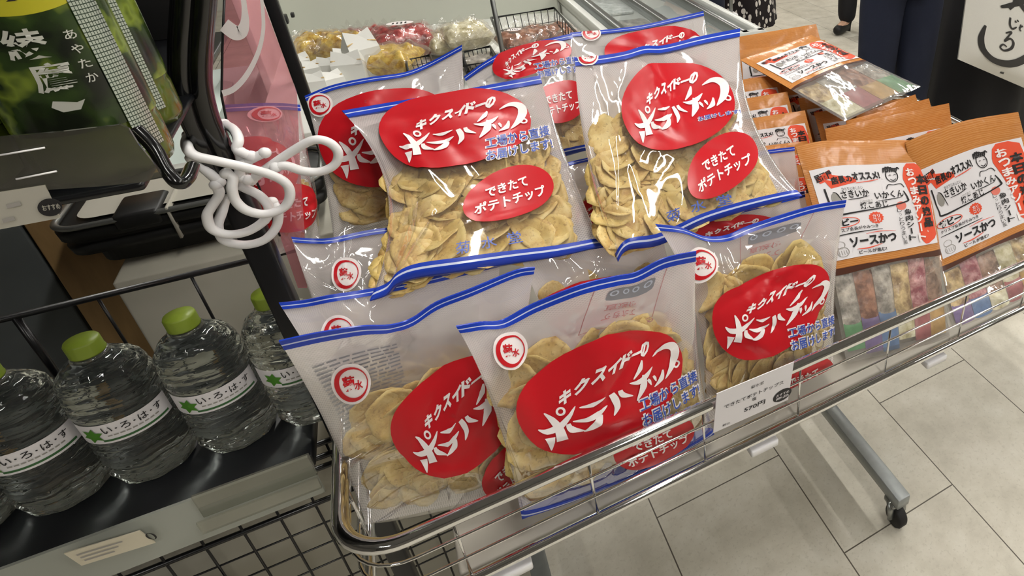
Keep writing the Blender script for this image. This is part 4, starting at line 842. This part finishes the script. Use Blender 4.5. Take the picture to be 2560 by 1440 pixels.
def pillow(px, py, z, w, d, h, m, seed, nm, label, cat, grp, ears=True, rot=None, sticker=None):
    """soft filled pack resting on the counter around the pixel's spot at height z"""
    c = at_z(px, py, z); r = np.random.default_rng(seed); root = empty(nm, c - [0, 0, h * .5], label, cat, grp)
    n = 18; U, V = np.meshgrid(np.linspace(-1, 1, n + 1), np.linspace(-1, 1, n + 1)); u, v = U.ravel(), V.ravel(); th = rot if rot is not None else r.uniform(-.5, .5)
    f = (np.clip(1 - u ** 4, 0, 1) * np.clip(1 - v ** 4, 0, 1)) ** .55; wob = .16 * np.sin(u * 5 + seed) * np.cos(v * 6 + seed * 2) + .12 * np.sin(9 * u + 7 * v)
    Fg = [(j * (n + 1) + i, j * (n + 1) + i + 1, (j + 1) * (n + 1) + i + 1, (j + 1) * (n + 1) + i) for j in range(n) for i in range(n)]
    x, y = u * w / 2, v * d / 2; X, Y = x * math.cos(th) - y * math.sin(th), x * math.sin(th) + y * math.cos(th); z0 = h * .5
    for k, mt, sc in ((0, m, .9), (1, 'film_bread', 1.06)):
        mb = MB(); top = np.stack([X * sc, Y * sc, z0 * (f * (1 + wob)) * sc], 1) + c; bt = np.stack([X * sc, Y * sc, -z0 * f], 1) + c; mb.add(top, Fg, mt); mb.add(bt, [g[::-1] for g in Fg], mt)
        if k and ears:
            for sd in (1, -1):
                q = np.linspace(-1, 1, 9); e = np.stack([q * w * .2, np.full(9, sd * d * .5), np.zeros(9)], 1); e2 = np.stack([q * w * .48, np.full(9, sd * d * .72), .012 * np.sin(q * 9) + .03], 1); P = np.concatenate([e, e2])
                P = np.stack([P[:, 0] * math.cos(th) - P[:, 1] * math.sin(th), P[:, 0] * math.sin(th) + P[:, 1] * math.cos(th), P[:, 2]], 1); mb.add(P + c, [(i, i + 1, 10 + i, 9 + i) for i in range(8)], 'film_bread')
        mb.build('film_wrap' if k else 'filling', root)
    if sticker:
        a = np.linspace(0, 2 * math.pi, 20, endpoint=False); e = np.sign(np.sin(2 * a)) * 0; sx, sy = sticker
        P = np.stack([sx * np.cos(a), sy * np.sin(a), np.full(20, z0 * 1.22)], 1); mb = MB(); mb.add(P + c, [tuple(range(20))], 'white_ink')
        for k in range(4): mb.add(np.array([(-.6 * sx + k * .3 * sx, -.4 * sy, z0 * 1.23), (-.45 * sx + k * .3 * sx, -.4 * sy, z0 * 1.23), (-.4 * sx + k * .3 * sx, .4 * sy, z0 * 1.23), (-.52 * sx + k * .3 * sx, .4 * sy, z0 * 1.23)]) + c, [(0, 1, 2, 3)], 'black_ink')
        mb.build('sticker', root)
    return root
G = 'wrapped breads on the back counter'
pillow(1012, 104, .82, .17, .13, .09, 'mix_red', 1, 'bread_bag', 'red wrapped bread with a white sticker against the beige panel', 'bread', G, rot=.1, sticker=(.035, .02))
pillow(945, 92, .82, .09, .09, .06, 'mix_red', 2, 'bread_bag', 'smaller red wrapped bread left of the stickered one', 'bread', G)
pillow(1165, 88, .83, .14, .12, .075, 'mix_cream', 3, 'bread_bag', 'pale cream wrapped bread highest beside the black basket', 'bread', G, rot=.2)
pillow(1110, 105, .81, .12, .10, .06, 'mix_cream', 4, 'bread_bag', 'pale cream wrapped bread lower and left of its twin', 'bread', G)
pillow(985, 148, .82, .13, .15, .07, 'mix_yellow', 5, 'bread_bag', 'yellow wrapped bread just behind the back left chip bag', 'bread', G, rot=-.4)
pillow(800, 118, .82, .13, .10, .08, 'mix_yellow', 6, 'bread_bag', 'amber wrapped bread nearest the end panel', 'bread', G, rot=.3)
pillow(860, 116, .82, .12, .10, .08, 'mix_yellow', 7, 'bread_bag', 'amber wrapped bread beside the tall white paper bag', 'bread', G, rot=-.2)
pillow(885, 95, .82, .08, .08, .05, 'mix_pink', 8, 'bread_bag', 'pinkish wrapped bread peeking behind the tall white paper bag', 'bread', G)
def paper_bag(px, py, z, w, h, d, rot, label):
    c = at_z(px, py, z); root = empty('paper_bag', c, label, 'paper bag', 'folded white paper bags on the back counter'); mb = MB()
    P = np.array([(-w / 2, -d / 2, 0), (w / 2, -d / 2, 0), (w / 2, d / 2, 0), (-w / 2, d / 2, 0), (-w * .5, -d * .4, h * .62), (w * .5, -d * .4, h * .62), (w * .5, d * .4, h * .62), (-w * .5, d * .4, h * .62), (-w * .42, 0, h), (0, -d * .05, h * .9), (w * .42, 0, h)])
    cs, sn = math.cos(rot), math.sin(rot); P = np.stack([P[:, 0] * cs - P[:, 1] * sn, P[:, 0] * sn + P[:, 1] * cs, P[:, 2]], 1) + c
    mb.add(P, [(3, 2, 1, 0), (0, 1, 5, 4), (1, 2, 6, 5), (2, 3, 7, 6), (3, 0, 4, 7), (4, 5, 9), (4, 9, 8), (5, 10, 9), (6, 7, 9), (7, 8, 9), (6, 9, 10), (4, 8, 7), (5, 6, 10)], 'white_board'); mb.build('bag', root, smooth=False)
    mb = MB(); mb.add(*tube(spline([P[8] * .3 + P[4] * .7, P[9] - [0, .004, .015], P[10] * .3 + P[5] * .7], 6), .0022, 6), 'mix_tan'); mb.build('string', root)
for a in ((757, 178, .80, .045, .052, .04, .1, 'small white paper bag nearest the black upright'), (790, 196, .79, .045, .052, .04, .3, 'small white paper bag second from the black upright'), (830, 190, .79, .048, .055, .04, -.2, 'small white paper bag in the middle of the front row'),
          (795, 232, .79, .048, .055, .04, .0, 'small white paper bag lowest, just above the long blue zip'), (838, 222, .79, .045, .05, .04, .4, 'small white paper bag behind the lowest one'), (885, 205, .79, .07, .085, .05, -.15, 'larger white paper bag with green print marks'),
          (922, 190, .79, .075, .125, .05, .5, 'tallest white paper bag, pointed top tied with string'), (868, 165, .79, .048, .055, .04, .2, 'small white paper bag between the amber breads and the tall bag')):
    paper_bag(*a)
def basket(loop, zt, zb, label, nm='wire_basket', nw=9):
    P = [at_z(x, y, zt) for x, y in loop]; c = sum(P) / len(P); root = empty(nm, (c[0], c[1], zb), label, 'wire basket', 'black wire baskets on the back counter')
    B = [np.array([(p[0] - c[0]) * .88 + c[0], (p[1] - c[1]) * .88 + c[1], zb]) for p in P]; mb = MB(); mb.add(*tube(spline(P, 1, True), .0036, 8, True), 'black_steel'); mb.build('rim', root); mb = MB()
    for t in (.33, .66, 1.0): mb.add(*tube([p * (1 - t) + b * t for p, b in zip(P, B)], .0014, 6, True), 'black_steel')
    for i in range(len(P)):
        j = (i + 1) % len(P)
        for k in range(nw): t = k / nw; mb.add(*rod(P[i] * (1 - t) + P[j] * t, B[i] * (1 - t) + B[j] * t, .0012, 5), 'black_steel')
    mb.build('wires', root); return root
basket([(1228, 45), (1385, 20), (1452, 95), (1262, 132)], .90, .785, 'larger black wire basket holding brown rolls beside the metal pole')
basket([(1158, 130), (1225, 116), (1245, 150), (1160, 165)], .83, .775, 'low black wire basket behind the long blue zip', nw=6)
basket([(1015, 150), (1075, 138), (1090, 175), (1020, 190)], .83, .775, 'small black wire basket end showing above the long blue zip', nw=5)
for i, (x, y) in enumerate(((1290, 100), (1345, 88), (1395, 82))): pillow(x, y, .84, .10, .12, .05, 'mix_brown', 20 + i, 'roll_bag', ('bagged brown rolls at the near end of the larger wire basket', 'bagged brown rolls in the middle of the larger wire basket', 'bagged brown rolls at the far end of the larger wire basket')[i], 'bread', 'bagged brown rolls in the wire basket', rot=.2, sticker=(.02, .014) if i == 0 else None)
pillow(1200, 150, .80, .12, .08, .03, 'mix_gray', 30, 'bread_bag', 'grayish clear bag of rolls in the low wire basket', 'bread', G)
a, b = at_y(1222, -60, 1.62), at_y(1246, 118, 1.62); x_ = (a[0] + b[0]) / 2
tag(MB().add(*rod((x_, 1.6, 0), (x_, 1.6, 1.5), .0055, 10), 'steel').build('metal_pole', origin=(x_, 1.6, 0)), 'thin gray metal pole in front of the larger wire basket', 'pole')

# ---- glass topped freezer
fz = empty('glass_freezer', (.75, 2.3, 0), 'low freezer with sliding glass lids right of the wire basket', 'freezer')
MB().add(*rbox((.512, 1.66, 0), (.98, 3.2, .80), .02), 'freezer_rim').build('cabinet', fz)
mb = MB(); mb.add(*rbox((.535, 1.72, .815), (.95, 3.14, .822), .002), 'glass_pane'); mb.build('glass_lid', fz)
mb = MB()
for x in (.52, .575, .73, .90, .955): mb.add(*rbox((x - .012, 1.68, .80), (x + .012, 3.18, .834), .004), 'freezer_rim' if x in (.52, .955) else 'steel')
for y in (1.69, 3.17): mb.add(*rbox((.51, y - .012, .80), (.97, y + .012, .834), .004), 'freezer_rim')
mb.build('lid_frame', fz)
for k in range(4):
    y = 1.85 + k * .3; pk = tag(MB().add(*rbox((.60, y, .802), (.70, y + .2, .812), .01), 'mix_white' if k % 2 else 'mix_gray').build('frozen_pack', origin=(.65, y + .1, .802)), 'frozen pack lying under the freezer glass', 'frozen pack', 'frozen packs under the freezer glass')

# ---- people walking by
def limbs(name, J, E, m, parent, lv=2):
    """one continuous skinned surface over joints J {name: (x, y, z, r)} and bones E"""
    k = list(J); me = bpy.data.meshes.new(name); me.from_pydata([J[i][:3] for i in k], [(k.index(a), k.index(b)) for a, b in E], []); ob = bpy.data.objects.new(name, me); C.objects.link(ob)
    sk = ob.modifiers.new('skin', 'SKIN'); sk.use_smooth_shade = True
    for i, n in enumerate(k): q = J[n][3]; me.skin_vertices[0].data[i].radius = (q, q * (J[n][4] if len(J[n]) > 4 else 1)); me.skin_vertices[0].data[i].use_root = (i == 0)
    sd = ob.modifiers.new('sub', 'SUBSURF'); sd.levels = sd.render_levels = lv; me.materials.append(MATS[m]); ob.parent = parent; OFF[ob.name] = np.zeros(3); return ob
def person(x, y, rz, label, legs, top, skirt=None, stride=.0, gap=.1, hem=.355, wide=1.0):
    root = empty('person', (x, y, 0), label, 'person'); root.rotation_euler = (0, 0, math.radians(rz)); g = gap
    B = {'pelvis': (0, 0, .92, .13, .8), 'waist': (0, 0, 1.08, .12, .75), 'chest': (0, 0, 1.30, .145, .72), 'neck': (0, 0, 1.47, .055), 'head': (0, -.02, 1.60, .095, 1.1), 'crown': (0, -.01, 1.70, .06)}
    E = [('pelvis', 'waist'), ('waist', 'chest'), ('chest', 'neck'), ('neck', 'head'), ('head', 'crown')]
    for s, sg_ in (('l', 1), ('r', -1)):
        B.update({s + 'hip': (g * sg_, 0, .84, .085), s + 'knee': (g * sg_, -.01 + stride * sg_ * .5, .47, .055), s + 'ank': (g * sg_, .01 + stride * sg_, .085, .036), s + 'toe': (g * sg_ * 1.15, -.14 + stride * sg_, .035, .03),
                  s + 'sho': (.17 * sg_, 0, 1.40, .055), s + 'elb': (.22 * sg_, .0, 1.14, .04), s + 'wri': (.14 * sg_, -.22, 1.14, .027), s + 'palm': (.11 * sg_, -.27, 1.15, .032, .5), s + 'fin': (.07 * sg_, -.31, 1.15, .022, .5)})
        E += [('pelvis', s + 'hip'), (s + 'hip', s + 'knee'), (s + 'knee', s + 'ank'), (s + 'ank', s + 'toe'), ('chest', s + 'sho'), (s + 'sho', s + 'elb'), (s + 'elb', s + 'wri'), (s + 'wri', s + 'palm'), (s + 'palm', s + 'fin')]
    limbs('body', B, E, 'skin', root)
    if skirt:
        n = 40; V, F = lathe([(.15, 1.06), (.17, 1.0), (.20, .85), (.23, .6), (.255, hem + .005), (.25, hem), (.145, 1.05)], n); an = np.arctan2(V[:, 1], V[:, 0]); k = 1 + .05 * np.sin(an * 9) * np.clip((1.0 - V[:, 2]) * 1.6, 0, 1); k = k * wide; V[:, 0] *= k; V[:, 1] *= k * .8
        mb = MB(); mb.add(V + [x, y, 0], F, skirt); ob = mb.build('skirt', root)
    else:
        T = {'w': (0, 0, .98, .135, .82)}; EE = []
        for s, sg_ in (('l', 1), ('r', -1)):
            T.update({s + 'h': (g * sg_, 0, .82, .105), s + 'k': (g * sg_, -.01 + stride * sg_ * .5, .47, .085), s + 'a': (g * sg_, .005 + stride * sg_, .06, .072)}); EE += [('w', s + 'h'), (s + 'h', s + 'k'), (s + 'k', s + 'a')]
        limbs('trousers', T, EE, legs, root)
    U = {'b': (0, 0, .90, .155, .86), 'w': (0, 0, 1.12, .14, .8), 'c': (0, 0, 1.31, .165, .75), 'n': (0, 0, 1.45, .075)}; EE = [('b', 'w'), ('w', 'c'), ('c', 'n')]
    for s, sg_ in (('l', 1), ('r', -1)): U.update({s + 's': (.18 * sg_, 0, 1.39, .07), s + 'e': (.225 * sg_, .0, 1.13, .055), s + 'w': (.15 * sg_, -.2, 1.135, .042)}); EE += [('c', s + 's'), (s + 's', s + 'e'), (s + 'e', s + 'w')]
    limbs('top', U, EE, top, root)
    limbs('hair', {'a': (0, .02, 1.64, .105), 'b': (0, .0, 1.71, .07), 'c': (0, .05, 1.54, .07)}, [('a', 'b'), ('a', 'c')], 'hair_black', root)
    for sg_ in (1, -1): limbs('shoe', {'a': (g * sg_, .05 + stride * sg_, .05, .042), 'b': (g * sg_ * 1.08, -.06 + stride * sg_, .045, .045, .9), 'c': (g * sg_ * 1.15, -.16 + stride * sg_, .036, .036), 'd': (g * sg_, .02 + stride * sg_, .10, .045)}, [('a', 'b'), ('b', 'c'), ('a', 'd')], 'shoe_black', root)
    return root
person(1.775, 1.96, -20, 'person in navy trousers standing just behind the snack packs', 'navy_cloth', 'navy_cloth', gap=.085)
person(2.40, 2.02, 15, 'person in long black clothes behind the white lettered tote bag', 'black_cloth', 'black_cloth', skirt='black_cloth', hem=.06, wide=1.3)
person(2.97, 3.74, -60, 'person far off whose black shoe shows left of the navy trousers', 'black_cloth', 'top_gray', gap=.1)
a = at_y(1880, 20, 3.3); person(a[0] - .09, 3.3, 20, 'person in a long black skirt with white spots beyond the glass freezer', 'black_cloth', 'top_gray', skirt='spotted_cloth')
a = at_y(1735, 20, 2.75); person(a[0] + .02, 2.75, 90, 'person in dark clothes standing near the far end of the glass freezer', 'navy_cloth', 'navy_cloth', gap=.08)
# tote bag
tb = empty('tote_bag', at_y(2480, 190, 1.62), 'white cloth tote bag with black brush lettering and a circle', 'tote bag')
c0, c1, c3 = at_y(2394, 148, 1.60), at_y(2640, 254, 1.68), at_y(2430, -120, 1.60); ex, ey = c1 - c0, c3 - c0; nn = np.cross(ex, ey); nn /= np.linalg.norm(nn); nn = nn if nn[1] < 0 else -nn
n = 14; U, V = np.meshgrid(np.linspace(0, 1, n + 1), np.linspace(0, 1, n + 1)); u, v = U.ravel(), V.ravel()
def tote(u, v, s=1, o=0.): return c0 + u[:, None] * ex + v[:, None] * ey + nn * (s * .035 * np.sin(math.pi * np.clip(u, 0, 1)) ** .5 * (1 - v) ** .6 * np.clip(v * 8, 0, 1) + .006 * np.sin(u * 7) * v + o * s)[:, None]
Fg = [(j * (n + 1) + i, j * (n + 1) + i + 1, (j + 1) * (n + 1) + i + 1, (j + 1) * (n + 1) + i) for j in range(n) for i in range(n)]
mb = MB(); mb.add(tote(u, v, 1, .002), Fg, 'canvas'); mb.add(tote(u, v, -1, .002), Fg, 'canvas'); mb.build('cloth_bag', tb)
mb = MB()
def t_at(px, py): o = np.array([0, 0, H]); d = ray(px, py); A = np.stack([ex, ey, -d], 1); q = np.linalg.solve(A, o - c0); return q[:2]
def tst(P, W):
    V2, F = stroke(np.array([t_at(*p) for p in P]), np.array(W) / 260., 8); mb.add(tote(V2[:, 0], V2[:, 1], 1, .004), F, 'black_ink')
tst([(2452, 60), (2441, 92), (2446, 122), (2470, 146), (2505, 154), (2540, 145), (2575, 120), (2600, 80)], [4, 12, 15, 16, 18, 18, 16, 8])
tst([(2490, 14), (2515, 10), (2545, 4), (2575, -6)], [5, 10, 11, 6]); tst([(2535, -12), (2545, 12), (2562, 30), (2590, 44)], [14, 13, 14, 8]); tst([(2530, -40), (2528, 0), (2512, 20)], [8, 10, 4])
tst([(2513, 40), (2511, 58), (2517, 68), (2528, 64)], [4, 5, 5, 3]); tst([(2524, 48), (2528, 53)], [3, 4]); tst([(2530, 46), (2534, 51)], [3, 4]); tst([(2534, 66), (2545, 62)], [3, 4]); tst([(2540, 58), (2536, 70), (2540, 74)], [3, 4, 3])
tst([(2500, 78), (2514, 76), (2506, 86), (2496, 98), (2510, 92), (2518, 102), (2512, 116), (2494, 121), (2485, 113), (2492, 106), (2501, 112)], [3, 5, 4, 4, 5, 6, 6, 5, 4, 4, 3])
tst([(2492, 178), (2500, 180)], [5, 6]); mb.build('brush_lettering', tb)
mb = MB()
for k in (.25, .7): P = [c0 + ex * k + ey, c0 + ex * (k + .04) + ey * 1.45, c0 + ex * (k + .14) + ey * 1.45, c0 + ex * (k + .2) + ey]; mb.add(*tube(spline(P, 8), .009, 8, flat=.3), 'canvas')
mb.build('handle', tb)
# ---- far end of the shop
fs = empty('far_shelf', (2.2, 5.2, 0), 'low wooden shelf unit along the far wall behind the spotted skirt', 'shelf')
MB().add(*rbox((1.2, 5.0, 0), (3.1, 5.4, .12), .01), 'freezer_rim').build('plinth', fs); MB().add(*rbox((1.2, 5.02, .12), (3.1, 5.4, .75), .01), 'brown_wood').build('body', fs)
ps = at_y(1828, 60, 2.45); st = empty('post_stand', (ps[0], 2.45, 0), 'slim steel post with a white plastic foot beyond the back chip bag', 'post')
MB().add(*rod((ps[0], 2.45, .3), (ps[0], 2.45, 1.3), .008, 10), 'steel').build('pole', st); MB().add(*rbox((ps[0] - .025, 2.425, 0), (ps[0] + .025, 2.475, ps[2] + .05), .008), 'white_plastic').build('foot', st)
